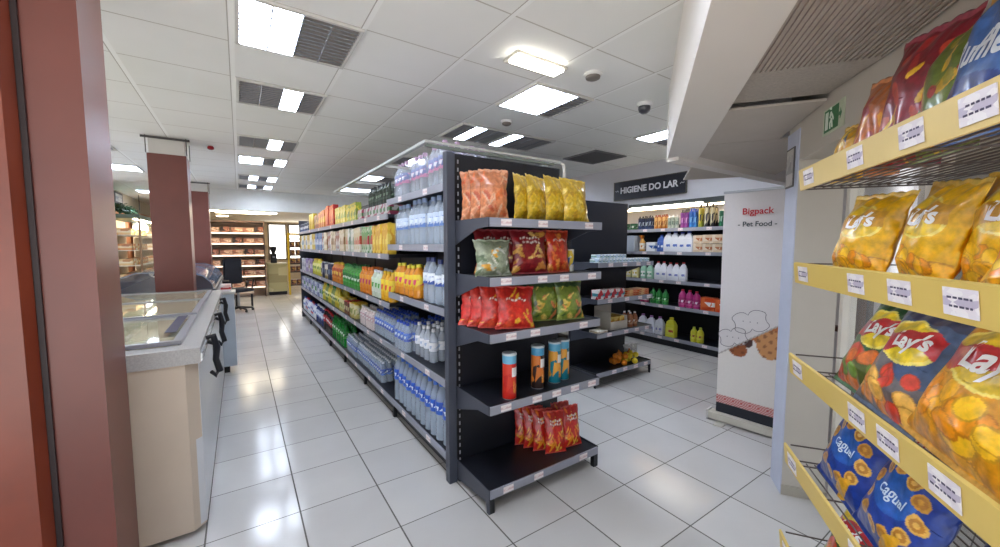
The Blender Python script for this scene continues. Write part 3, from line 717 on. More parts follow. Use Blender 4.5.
row(juice((216, 130, 50), YEL, printed((224, 140, 50), (240, 200, 80), (190, 80, 40), 3, 3)), 5.18, 5.8, X0 + .06, 1.0, .093, 'amber juice bottle beyond the green juice, middle shelf', 'bottle', 'amber juice bottles')
row(can('drink_can', .24, .04, printed((44, 48, 70), (120, 130, 150), (60, 60, 90), 3, 3), STEEL), 5.84, 6.7, X0 + .06, 1.0, .088, 'dark tall drink can in the middle of the far bays, middle shelf', 'can', 'dark drink cans', alt=(can('drink_can', .22, .04, printed((180, 150, 60), (60, 60, 80), (214, 206, 190), 3, 3), STEEL), 'gold-printed drink can between the dark tall cans', 'gold-printed cans'))
row(juice((206, 196, 70), YEL, printed((210, 206, 90), (110, 150, 60), (226, 220, 140), 3, 3)), 6.74, 7.5, X0 + .06, 1.0, .093, 'lime-yellow juice bottle beyond the dark cans, middle shelf', 'bottle', 'lime-yellow juice bottles')
row(carton('juice_carton', .075, .07, .25, printed((150, 130, 180), (210, 204, 220), (110, 90, 150), 3, 4)), 7.54, 8.3, X0 + .05, 1.0, .082, 'purple carton near the far end of the middle shelf', 'carton', 'purple cartons', alt=(carton('juice_carton', .075, .07, .22, printed((214, 210, 200), (150, 150, 60), (120, 110, 150), 3, 4)), 'white and olive carton between the purple cartons', 'white and olive cartons'))
row(carton('juice_carton', .075, .07, .24, printed((180, 184, 190), (120, 130, 150), (210, 212, 216), 3, 4)), 8.33, 8.95, X0 + .05, 1.0, .082, 'grey carton at the far end of the middle shelf', 'carton', 'grey cartons')
# fourth shelf
def jc(a, b_, c_, cap=None): return carton('juice_carton', .085, .075, .27, printed(a, b_, c_, 2, 4), cap)
u = 'on the second highest shelf'
row(jc((232, 196, 70), (240, 214, 110), (214, 160, 50), YEL), 3.27, 3.75, X0 + .05, 1.42, .092, 'yellow juice carton in the near bay %s' % u, 'carton', 'near yellow cartons')
row(jc((206, 216, 196), (190, 50, 70), (90, 150, 90), RED), 3.78, 4.15, X0 + .05, 1.42, .092, 'white carton with red and green print beside the yellow cartons', 'carton', 'red-green printed cartons')
row(jc((226, 220, 206), (200, 80, 60), (210, 196, 160), WCAP), 4.18, 4.9, X0 + .05, 1.42, .092, 'cream carton with red band in the third bay %s' % u, 'carton', 'cream red-band cartons', alt=(jc((196, 206, 190), (120, 150, 120), (226, 226, 220), WCAP), 'pale green carton between the cream red-band cartons', 'pale green cartons'))
row(jc((214, 196, 160), (170, 130, 90), (230, 220, 200)), 4.93, 6.4, X0 + .05, 1.42, .092, 'beige-brown carton in the middle bays %s' % u, 'carton', 'beige-brown cartons', alt=(jc((190, 200, 206), (226, 226, 222), (150, 90, 70), WCAP), 'grey-white carton between the beige-brown cartons', 'grey-white cartons'))
row(jc((120, 150, 190), (226, 230, 234), (80, 110, 160)), 6.43, 7.1, X0 + .05, 1.42, .092, 'blue and white carton towards the far end %s' % u, 'carton', 'blue and white cartons')
row(jc((226, 206, 110), (232, 228, 214), (206, 170, 60)), 7.13, 8.95, X0 + .05, 1.42, .092, 'pale yellow carton at the far end %s' % u, 'carton', 'pale yellow cartons', alt=(jc((206, 214, 220), (120, 150, 190), (230, 230, 226)), 'light blue carton between the pale yellow cartons at the far end', 'light blue cartons'))
# top shelf
cp = carton('can_pack', .20, .16, .11, printed((150, 60, 90), (60, 110, 60), (190, 190, 190), 4, 3))
row(cp, 3.27, 4.3, X0 + .1, 1.76, .205, 'flat pack with pink and green print on the top shelf, lower layer', 'pack', 'pink and green flat packs', 2, .17)
dg = bottle('syrup_bottle', .18, .034, mat((34, 48, 36), .2, coat=.5), DK, printed((50, 70, 56), (120, 140, 120), (40, 50, 40), 3, 3), (.2, .6))
row(dg, 3.3, 3.95, X0 + .06, 1.76 + .108, .075, 'dark green bottle standing on the pink and green packs', 'bottle', 'dark green bottles', 2)
row(carton('cereal_box', .15, .06, .20, printed((150, 170, 60), (110, 130, 40), (226, 206, 70), 2, 4)), 4.33, 4.85, X0 + .05, 1.76, .16, 'olive green box on the top shelf beside the flat packs', 'box', 'olive green boxes')
row(carton('cereal_box', .15, .06, .22, printed((222, 200, 60), (160, 170, 60), (236, 220, 120), 2, 4)), 4.88, 5.5, X0 + .05, 1.76, .16, 'yellow box on the top shelf between olive and red boxes', 'box', 'yellow boxes')
row(carton('cereal_box', .16, .07, .29, printed((190, 40, 40), (210, 70, 50), (226, 120, 60), 2, 4)), 5.53, 6.2, X0 + .05, 1.76, .17, 'tall red box on the top shelf mid-way along', 'box', 'tall red boxes')
row(carton('cereal_box', .15, .06, .26, printed((206, 130, 60), (226, 190, 90), (180, 90, 50), 2, 4)), 6.25, 7.2, X0 + .05, 1.76, .16, 'orange-brown box on the top shelf beyond the red boxes', 'box', 'orange-brown boxes', alt=(carton('cereal_box', .15, .06, .23, printed((160, 70, 50), (214, 180, 120), (110, 60, 40), 2, 4)), 'dark brown box between the orange-brown boxes on the top shelf', 'dark brown boxes'))
row(carton('cereal_box', .15, .06, .28, printed((206, 176, 40), (190, 150, 40), (220, 196, 80), 2, 4)), 7.25, 7.75, X0 + .05, 1.76, .16, 'mustard yellow box near the far end of the top shelf', 'box', 'mustard boxes')
row(can('drink_can', .15, .035, printed((70, 90, 130), (210, 214, 220), (50, 60, 90), 3, 3), STEEL), 7.8, 8.95, X0 + .05, 1.76, .078, 'blue and white can at the far end of the top shelf', 'can', 'blue and white cans')

# ------------------------------------------------------------------ end-cap goods
def snack(w, h, d, design, seed, texts=(), name='snack_bag'): return bag_proto(name, w, h, d, design, 30, 44, seed, texts)
peach = snack(.175, .29, .07, d_blocks((206, 128, 86), [(206, 110, 60), (222, 160, 120), (190, 84, 46), (216, 170, 140)], 5, band=None), 1.3)
yel = snack(.235, .30, .08, d_blocks((216, 178, 40), [(222, 190, 70), (190, 146, 34), (232, 206, 100)], 8), 2.2)
grn_w = snack(.235, .21, .07, d_blocks((150, 160, 136), [(214, 216, 204), (220, 160, 50), (104, 124, 92), (180, 186, 168), (90, 110, 80)], 12), 3.1)
redyel = snack(.26, .275, .08, d_blocks((134, 26, 36), [(214, 160, 70), (226, 190, 110), (200, 130, 60), (150, 40, 40)], 21, band=(.72, .8, (150, 30, 40)), lines=(.80, .70)), 4.2)
redor = snack(.20, .275, .07, d_blocks((202, 60, 34), [(224, 140, 60), (190, 40, 30), (230, 120, 60)], 31, band=(.72, .78, (214, 60, 36)), lines=(.76,)), 5.3)
redbag = snack(.25, .25, .06, d_blocks((208, 44, 36), [(214, 60, 44), (232, 176, 50), (198, 34, 32), (222, 80, 50)], 44, lines=(.68,)), 6.1)
grnyel = snack(.235, .262, .07, d_blocks((128, 150, 58), [(232, 190, 80), (220, 130, 80), (236, 210, 110), (170, 186, 90), (70, 100, 50)], 52, band=(.84, .95, (70, 96, 60))), 7.4)
redsm = snack(.15, .27, .05, d_blocks((198, 34, 26), [(232, 150, 40), (236, 196, 70), (226, 110, 30)], 63, band=(.78, .84, (180, 24, 20)), lines=(.76, .68)), 8.2)
S1, S2, S3, S4, S5 = 1.64, 1.32, 1.01, .61, .13
for i, (x, y, rz, ln) in enumerate(((1.18, 2.02, -.35, .05), (1.20, 1.955, -.35, .05), (1.225, 1.885, -.35, .06))):
    put(peach, (x, y, S1 + .002), rz, ln, 0, 'peach-orange snack bag on the top end shelf, ' + ('hindmost of three', 'middle of three', 'front of three')[i], 'snack bag', 'peach snack bags')
for i, (x, y, rz, ln) in enumerate(((1.53, 2.0, .35, .05), (1.61, 1.96, .3, .08), (1.73, 1.91, .2, .10), (1.855, 1.85, .0, .2))):
    put(yel, (x, y, S1 + .002), rz, ln, .04, 'yellow snack bag on the top end shelf, %s from the left' % ('first', 'second', 'third', 'fourth')[i], 'snack bag', 'yellow snack bags')
put(grn_w, (1.20, 1.85, S2 + .002), -.1, .12, 0, 'small grey-green snack bag with orange print at the left of the second end shelf', 'snack bag')
put(redyel, (1.30, 2.0, S2 + .002), -.15, .08, 0, 'dark red snack bag behind the two yellow-printed ones on the second end shelf', 'snack bag')
put(redyel, (1.40, 1.96, S2 + .002), -.25, .10, 0, 'dark red snack bag, left of the front pair on the second end shelf', 'snack bag')
put(redyel, (1.49, 1.88, S2 + .002), -.15, .14, 0, 'dark red snack bag, right of the front pair on the second end shelf', 'snack bag')
put(redor, (1.725, 1.88, S2 + .002), .0, .10, 0, 'orange-red snack bag right of the dark red ones on the second end shelf', 'snack bag')
put(redor, (1.75, 2.0, S2 + .002), .1, .10, 0, 'orange-red snack bag half hidden at the back of the second end shelf', 'snack bag')
sp = can('spice_tub', .15, .025, printed((226, 226, 220), (60, 110, 180), (230, 200, 60), 3, 3), WCAP)
o = put(sp, (1.865, 1.92, S2 + .001), 0, 0, 0, 'slim white and blue tub at the right of the second end shelf', 'tub')
for i, (x, y, rz, ln) in enumerate(((1.19, 2.0, -.45, .10), (1.215, 1.935, -.42, .12), (1.25, 1.87, -.35, .15), (1.32, 1.80, -.2, .20))):
    put(redbag, (x, y, S3 + .002), rz, ln, .05, 'bright red snack bag on the third end shelf, %s of the fanned four' % ('first and hindmost', 'second', 'third', 'front')[i], 'snack bag', 'bright red snack bags')
for i, (x, y, rz, ln) in enumerate(((1.50, 1.96, -.1, .08), (1.62, 1.89, -.12, .12), (1.79, 1.83, -.05, .18))):
    put(grnyel, (x, y, S3 + .002), rz, ln, .03, 'green and yellow snack bag on the third end shelf, ' + ('darkest at the back', 'middle of three', 'right of three')[i], 'snack bag', 'green snack bags')
def tubecan(a, b_, c_, top):
    o = P('crisp_tube'); bm = bmesh.new(); r, h = .041, .268
    lathe(bm, [(r * .98, .004), (r, .006), (r, h * .78)], 20); kid(o, obj('body', bm, printed(a, b_, c_, 3, 3), smooth=True, link=False))
    bm = bmesh.new(); lathe(bm, [(r, h * .781), (r, h * .955)], 20); kid(o, obj('top_band', bm, mat(top, .35), smooth=True, link=False))
    bm = bmesh.new(); lathe(bm, [(r * 1.03, h * .956), (r * 1.04, h * .985), (r * .98, h)], 20); kid(o, obj('lid', bm, mat((206, 214, 220), .3), smooth=True, link=False))
    bm = bmesh.new(); lathe(bm, [(r * 1.01, 0), (r * 1.01, .0038)], 20); kid(o, obj('rim', bm, STEEL, smooth=True, link=False))
    bm = bmesh.new()                                   # white badge with the chips picture, on the camera side
    def patch(bm, a0, a1, z0, z1, rr):
        n = 6; A_ = [[bm.verts.new((rr * math.cos(a0 + (a1 - a0) * k / n), rr * math.sin(a0 + (a1 - a0) * k / n), z)) for k in range(n + 1)] for z in (z0, z1)]
        for k in range(n): bm.faces.new((A_[0][k], A_[0][k + 1], A_[1][k + 1], A_[1][k]))
    patch(bm, -PI * .58, -PI * .22, h * .5, h * .7, r * 1.012); kid(o, obj('badge', bm, mat((232, 232, 230), .4), link=False))
    bm = bmesh.new(); patch(bm, -PI * .5, -PI * .2, h * .14, h * .42, r * 1.012); kid(o, obj('picture', bm, printed((222, 140, 50), (236, 180, 90), c_, 3, 3), link=False))
    return o
put(tubecan((206, 40, 30), (196, 36, 30), (214, 60, 40), (110, 180, 214)), (1.275, 1.80, S4 + .001), 0, label='red crisp tube with light blue top on the fourth end shelf', cat='crisp tube')
put(tubecan((52, 36, 34), (60, 40, 36), (214, 120, 50), (80, 160, 204)), (1.52, 1.84, S4 + .001), 0, label='black and orange crisp tube with blue top on the fourth end shelf', cat='crisp tube')
tc_ = tubecan((20, 120, 140), (24, 130, 150), (226, 160, 60), (90, 170, 206))
put(tc_, (1.675, 1.855, S4 + .001), 0, label='teal crisp tube on the fourth end shelf, left of the teal pair', cat='crisp tube', group='teal crisp tubes')
put(tc_, (1.762, 1.87, S4 + .001), .2, label='teal crisp tube on the fourth end shelf, right of the teal pair', cat='crisp tube', group='teal crisp tubes')
for i, (x, y, rz) in enumerate(((1.58, 2.04, -.35), (1.605, 1.975, -.35), (1.635, 1.91, -.35), (1.68, 1.84, -.3), (1.835, 1.84, -.1), (1.82, 1.92, -.15))):
    put(redsm, (x, y, S5 + .002), rz, .2, .02, 'small red snack bag on the lowest end shelf, ' + ('leftmost and farthest back', 'second of the left file', 'third of the left file', 'front of the left file', 'rightmost in front', 'behind the rightmost one')[i], 'snack bag', 'small red snack bags')

# ------------------------------------------------------------------ second gondola
G2 = thing('gondola_shelving', 'dark shelving with plain end panel beyond the snack end shelving', 'shelving', (0, 0, 0))
bx('end_panel', DARK, 3.03, 3.97, 3.1, 3.13, 0, 2.0, G2)
for z in (.18, .65, 1.0, 1.42, 1.76):
    for a in range(6): bx('shelf', DARK, 3.06, 3.95, 3.135 + a * .98, 4.11 + a * .98, z - .028, z, G2)
bx('back_panel', DARK2, 3.49, 3.51, 3.135, 9.0, .2, 1.7, G2) if False else None
E2 = thing('end_shelving', 'dark low end shelving with boxes and nets of fruit, beyond the snack shelves', 'shelving', (0, 0, 0))
for z, tg in ((1.31, (.2, .45, .7, .9)), (.93, (.2, .5, .75, .92)), (.57, (.2, .5, .7, .9)), (.15, (.3, .5, .7, .9))):
    shelf(E2, 3.04, 3.955, 2.72, 3.097, z, '-y', tg)
    if z > .2: bracket(E2, 3.957, 3.963, 2.72, 3.097, z); bracket(E2, 3.03, 3.036, 2.72, 3.097, z)
bm = bmesh.new(); prism(bm, [(3.097, .16), (2.72, .16), (2.72, 0), (2.745, 0), (2.75, .08), (3.097, .02)], 3.957, 3.963, 'x'); obj('base_bracket', bm, DARK2, E2)
bm = bmesh.new(); prism(bm, [(3.097, .16), (2.72, .16), (2.72, 0), (2.745, 0), (2.75, .08), (3.097, .02)], 3.03, 3.036, 'x'); obj('base_bracket', bm, DARK2, E2)
sb = carton('small_box', .1, .12, .045, printed((222, 230, 232), (120, 160, 150), (180, 200, 220), 4, 2))
for i in range(8):
    o = put(sb, (3.1 + i * .107, 2.79, 1.311), PI / 2, label='flat white and pale green packet on the top of the low end shelving', cat='packet', group='pale flat packets')
    if i < 4: put(sb, (3.13 + i * .107, 2.80, 1.3575), PI / 2, label='flat white and pale green packet on the top of the low end shelving', cat='packet', group='pale flat packets')
s2 = carton('small_box', .1, .1, .10, printed((226, 226, 226), (60, 140, 150), (190, 40, 50), 3, 1.2))
for i in range(4): put(s2, (3.12 + i * .108, 2.79, .931), PI / 2, label='small white box with red and teal print on the second low end shelf', cat='box', group='small red-teal boxes')
fl = carton('flat_packet', .2, .16, .022, printed((206, 110, 60), (190, 60, 50), (220, 180, 120), 3, 2))
for i in range(2):
    for k in range(3): put(fl, (3.63 + i * .21, 2.83, .931 + k * .0225), PI / 2 + .05 * k, label='orange-brown flat packet in the low pile beside the small white boxes', cat='packet', group='orange-brown flat packets')
bxw = thing('display_carton', 'white display carton holding yellow packets on the third low end shelf', 'carton', (3.46, 2.90, .571))
bm = bmesh.new(); t_ = .006
box(bm, -.14, .14, -.12, .12, 0, .006); box(bm, -.14, .14, -.12, -.114, .006, .09); box(bm, -.14, .14, .114, .12, .006, .24); box(bm, -.14, -.134, -.114, .114, .006, .2); box(bm, .134, .14, -.114, .114, .006, .14)
obj('carton', bm, mat((214, 208, 196), .6), bxw)
yp = carton('yellow_packet', .08, .05, .13, printed((222, 170, 50), (200, 120, 40), (230, 200, 110), 2, 3))
for i in range(3):
    for j in range(3): put(yp, (3.37 + i * .09, 2.84 + j * .06, .578), PI / 2, label='yellow packet standing in the white display carton', cat='packet', group='yellow packets in carton')
bj = bottle('brown_bottle', .17, .03, mat((150, 92, 60), .3), WCAP, printed((180, 140, 110), (220, 210, 200), (140, 90, 60), 3, 3), (.2, .6))
for i in range(4): put(bj, (3.66 + (i % 2) * .08, 2.79 + (i // 2) * .08, .571), label='small brown bottle beside the display carton', cat='bottle', group='small brown bottles')
lf = carton('leaflet_stack', .16, .12, .025, printed((206, 198, 180), (180, 150, 110), (226, 220, 206), 3, 2))
put(lf, (3.15, 2.80, .571), PI / 2, label='flat stack of cream packets at the left of the third low end shelf', cat='packet stack')
def net(loc, c, label):
    t = thing('fruit_net', label, 'net of fruit', loc); bm = bmesh.new(); rnd = random.Random(loc[0])
    for k in range(9):
        a = k * 2.4; rr = .05 * (k % 3) / 2 + .01
        bmesh.ops.create_icosphere(bm, subdivisions=2, radius=.034, matrix=Matrix.Translation((math.cos(a) * rr * 1.6, math.sin(a) * rr * 1.6, .035 + (k // 5) * .05)))
    obj('fruit', bm, mat(c, .4, noise=.1, scale=20), t, True)
    bm = bmesh.new(); tube(bm, [(0, 0, .10), (.02, 0, .13), (.035, .0, .15)], [.02, .006, .012], 8); obj('net_tie', bm, mat((200, 120, 50), .5), t)
net((3.52, 2.85, .151), (222, 130, 30), 'net of orange fruit on the lowest low end shelf'); net((3.68, 2.83, .151), (226, 200, 50), 'net of yellow fruit right of the orange fruit')
cbg = snack(.2, .17, .12, d_blocks((206, 208, 206), [(214, 216, 214), (190, 194, 190)], 77), 9.9, name='clear_bag')
put(cbg, (3.83, 2.9, .152), -.2, .1, 0, 'pale translucent plastic bag at the right of the lowest low end shelf', 'bag')

# ------------------------------------------------------------------ wall shelving on the right
Wg = thing('wall_shelving', 'dark wall shelving of cleaning products under the HIGIENE DO LAR sign', 'shelving', (0, 0, 0))
bx('back_panel', DARK, 5.66, 5.69, 2.2, 9.0, .1, 1.82, Wg)
WL = (.14, .61, .98, 1.40, 1.74)
for b in range(5):
    y0, y1 = 2.2 + b * 1.36, 2.2 + (b + 1) * 1.36
    for z in WL: shelf(Wg, 5.2, 5.655, y0 + .002, y1 - .002, z, '-x', (.12, .4, .7, .9) if b < 2 else ())
    bx('plinth', DARK2, 5.25, 5.6, y0 + .002, y1 - .002, 0, .11, Wg)
bx('side_panel', DARK, 5.21, 5.695, 2.17, 2.197, 0, 1.82, Wg)
XF = 5.27
def wrow(p, y0, y1, z, pitch, label, cat, group, rows=1, dx=0, rz=0): row(p, y0, y1, XF + dx, z, pitch, label, cat, group, rows, None, rz)
white_b = mat((226, 228, 236), .35)
wj = jug('detergent_bottle', .27, .13, white_b, mat((150, 90, 160), .4), printed((200, 200, 214), (130, 130, 190), (226, 226, 230), 3, 3))
wrow(wj, 3.40, 3.84, .14, .15, 'white detergent bottle with handle on the lowest wall shelf', 'bottle', 'white detergent bottles')
wrow(jug('detergent_bottle', .29, .15, mat((206, 204, 60), .35), mat((206, 190, 40), .4), printed((214, 210, 90), (170, 60, 50), (214, 210, 90), 2, 3)), 3.20, 3.37, .14, .17, 'large yellow bottle beside the white detergent on the lowest wall shelf', 'bottle', None)
yb = bottle('cleaner_bottle', .21, .045, mat((206, 200, 50), .3), mat((180, 190, 60), .4), printed((214, 206, 80), (150, 60, 50), (206, 200, 60), 3, 3), (.25, .6))
wrow(yb, 2.80, 2.98, .14, .095, 'round yellow cleaner bottle standing alone as a pair on the lowest wall shelf', 'bottle', 'yellow cleaner pair')
wrow(bottle('cleaner_bottle', .2, .04, mat((196, 120, 70), .3), WCAP, printed((226, 210, 200), (190, 90, 60), (226, 220, 210), 3, 3), (.25, .6)), 3.86, 4.6, .14, .09, 'amber cleaner bottle at the far left of the lowest wall shelf', 'bottle', 'amber cleaner bottles')
wrow(bottle('soap_bottle', .15, .035, mat((196, 60, 110), .3), WCAP, printed((226, 200, 210), (200, 60, 100), (226, 220, 222), 3, 3), (.2, .6)), 3.68, 3.84, .61, .08, 'small pink soap bottle on the second wall shelf', 'bottle', 'small pink soap')
wrow(bottle('soap_bottle', .23, .045, mat((50, 150, 70), .3), mat((30, 100, 50), .4), printed((90, 180, 90), (210, 230, 210), (40, 130, 60), 3, 3), (.2, .55)), 3.34, 3.66, .61, .098, 'green soap bottle on the second wall shelf', 'bottle', 'green soap bottles')
wrow(bottle('soap_bottle', .25, .05, mat((190, 50, 130), .3), mat((190, 30, 60), .4), printed((206, 90, 150), (230, 220, 230), (160, 40, 110), 3, 3), (.15, .55)), 2.86, 3.18, .61, .108, 'magenta bottle with red cap on the second wall shelf', 'bottle', 'magenta bottles')
wrow(carton('wash_box', .19, .1, .18, printed((216, 80, 40), (232, 226, 222), (224, 110, 60), 2, 2)), 2.45, 2.84, .61, .195, 'orange and white box beside the magenta bottles', 'box', 'orange and white boxes')
wrow(wj, 2.22, 2.36, .61, .14, 'white detergent bottle hidden behind the banner edge on the second wall shelf', 'bottle', None)
wrow(jug('cleaner_bottle', .24, .10, mat((222, 214, 150), .35), WCAP, printed((226, 220, 200), (196, 170, 70), (226, 226, 220), 3, 3)), 3.86, 4.12, .98, .12, 'pale yellow cleaner bottle on the middle wall shelf', 'bottle', 'pale yellow cleaners')
wrow(jug('cleaner_bottle', .24, .10, mat((150, 196, 170), .35), WCAP, printed((220, 230, 226), (80, 160, 120), (226, 226, 220), 3, 3)), 3.60, 3.84, .98, .12, 'mint green and white cleaner bottle on the middle wall shelf', 'bottle', 'mint cleaners')
wr_ = jug('bleach_bottle', .27, .10, white_b, mat((190, 40, 50), .4), printed((226, 228, 234), (120, 130, 190), (226, 228, 234), 2, 3))
wrow(wr_, 3.08, 3.58, .98, .10, 'white bleach bottle with red cap in the row on the middle wall shelf', 'bottle', 'red-cap bleach bottles')
wrow(carton('tissue_pack', .2, .2, .26, mat((164, 172, 184), .4)), 3.9, 4.3, 1.40, .21, 'grey wrapped tissue pack on the fourth wall shelf', 'pack', 'grey tissue packs')
wrow(spray('spray_bottle', .27, .045, mat((214, 160, 80), .35), mat((214, 130, 50), .4), printed((230, 210, 180), (200, 130, 60), (226, 220, 210), 3, 3)), 3.76, 3.88, 1.40, .1, 'orange trigger spray bottle on the fourth wall shelf', 'spray bottle', None)
wrow(carton('wipe_pack', .16, .1, .15, printed((226, 230, 236), (70, 110, 180), (226, 230, 236), 2, 2)), 3.56, 3.73, 1.40, .165, 'blue and white wipes pack beside the orange spray', 'pack', None)
wrow(jug('detergent_bottle', .26, .12, mat((70, 100, 180), .35), mat((40, 60, 150), .4), printed((90, 130, 200), (226, 230, 240), (60, 90, 170), 3, 3)), 3.42, 3.54, 1.40, .125, 'blue detergent bottle on the fourth wall shelf', 'bottle', None)
wrow(jug('detergent_bottle', .29, .13, white_b, mat((50, 70, 160), .4), printed((220, 226, 236), (80, 110, 190), (226, 228, 234), 2, 3)), 3.0, 3.42, 1.40, .105, 'white detergent bottle with blue cap in the row on the fourth wall shelf', 'bottle', 'blue-cap detergent bottles')
tb = carton('soap_box', .13, .1, .12, printed((214, 190, 160), (180, 110, 70), (226, 210, 190), 2, 2))
for k in range(2): wrow(tb, 2.45, 2.98, 1.40 + k * .12, .133, 'tan box in the two-high stack on the fourth wall shelf', 'box', 'tan boxes')
top = 'on the top wall shelf'
wrow(can('tin', .10, .06, printed((60, 120, 70), (200, 214, 200), (40, 90, 60), 3, 3), DK), 3.92, 4.2, 1.74, .13, 'low green tin %s' % top, 'tin', 'green tins')
wrow(can('aerosol_can', .18, .026, printed((60, 80, 130), (190, 200, 214), (30, 40, 70), 3, 3), DK, True), 3.66, 3.9, 1.74, .06, 'blue aerosol can %s' % top, 'aerosol', 'blue aerosols', 2)
wrow(can('aerosol_can', .19, .027, printed((196, 120, 50), (150, 80, 40), (214, 170, 110), 3, 3), mat((140, 70, 40), .4), True), 3.42, 3.63, 1.74, .062, 'orange-brown aerosol can %s' % top, 'aerosol', 'orange-brown aerosols', 2)
wrow(can('aerosol_can', .17, .027, printed((190, 196, 190), (90, 110, 100), (150, 160, 150), 3, 3), WCAP, True), 3.22, 3.40, 1.74, .062, 'grey-white aerosol can %s' % top, 'aerosol', 'grey-white aerosols')
wrow(can('aerosol_can', .23, .028, printed((170, 80, 160), (206, 150, 200), (130, 60, 140), 3, 3), DK, True), 3.08, 3.20, 1.74, .06, 'purple-pink aerosol can %s' % top, 'aerosol', 'purple-pink aerosols', 2)
wrow(can('aerosol_can', .23, .028, printed((60, 130, 200), (130, 180, 220), (40, 90, 170), 3, 3), BLUE, True), 2.95, 3.07, 1.74, .06, 'bright blue aerosol can %s' % top, 'aerosol', 'bright blue aerosols', 2)
wrow(can('aerosol_can', .27, .03, printed((150, 160, 60), (40, 50, 60), (190, 170, 70), 3, 3), BLACK, True), 2.87, 2.94, 1.74, .064, 'olive and black aerosol can %s' % top, 'aerosol', 'olive aerosols', 2)
wrow(can('aerosol_can', .27, .032, printed((30, 30, 40), (50, 50, 70), (200, 190, 160), 3, 3), BLACK, True), 2.70, 2.86, 1.74, .066, 'tall black aerosol can %s' % top, 'aerosol', 'tall black aerosols', 2)
wrow(can('aerosol_can', .22, .03, printed((60, 150, 110), (190, 220, 206), (40, 110, 80), 3, 3), WCAP, True), 2.52, 2.66, 1.74, .066, 'green aerosol can %s next to the banner' % top, 'aerosol', 'green aerosols')
wrow(wr_, 4.6, 5.4, 1.40, .11, 'white bottle behind the dark end panel on the fourth wall shelf', 'bottle', 'hidden white bottles')

# sign HIGIENE DO LAR, strip lamp
t = thing('hanging_sign', 'black shop sign with white letters reading HIGIENE DO LAR', 'sign', (4.995, 3.545, 2.335))
bx('board', mat((22, 26, 40), .4), -.03, 0, -.595, .595, -.135, .135, t); 
bm = bmesh.new()
box(bm, -.034, -.03, -.605, -.59, -.145, .145); box(bm, -.034, -.03, .59, .605, -.145, .145); box(bm, -.034, -.03, -.59, .59, .135, .145); box(bm, -.034, -.03, -.59, .59, -.145, -.135)
obj('border', bm, mat((90, 84, 74), .5), t)
bm = text_bm('HIGIENE DO LAR', .125, .001, .004, spacing=1.0)
bm.transform(Matrix.Translation((-.0335, 0, 0)) @ Matrix(((0, 0, 1, 0), (-1, 0, 0, 0), (0, 1, 0, 0), (0, 0, 0, 1)))); obj('lettering', bm, mat((232, 232, 236), .5), t)
bm = bmesh.new()
for s in (1, -1): tube(bm, [(-.033, s * .51, -.01), (-.033, s * .53, .012), (-.033, s * .55, -.004), (-.033, s * .57, .008)], .004, 6)
obj('flourish', bm, mat((200, 200, 206), .5), t)
t = thing('strip_lamp', 'long slim strip lamp on the lower edge above the wall shelving', 'strip lamp', (4.97, 2.1, 2.055))
bx('housing', mat((70, 74, 72), .5), -.02, .03, 0, 1.75, 0, .05, t); bx('tube', emit((255, 250, 235), 9), -.03, .02, .62, 1.72, -.022, -.001, t, bev=.004)
bx('dark_tube', mat((90, 98, 92), .3), -.03, .02, .02, .6, -.022, -.001, t)
t = thing('strip_lamp', 'warm strip lamp over the back of the top wall shelf', 'strip lamp', (5.3, 2.3, 2.069))
bx('tube', emit((255, 226, 180), 5), -.02, .02, 0, 4.5, -.03, -.001, t, bev=.004)

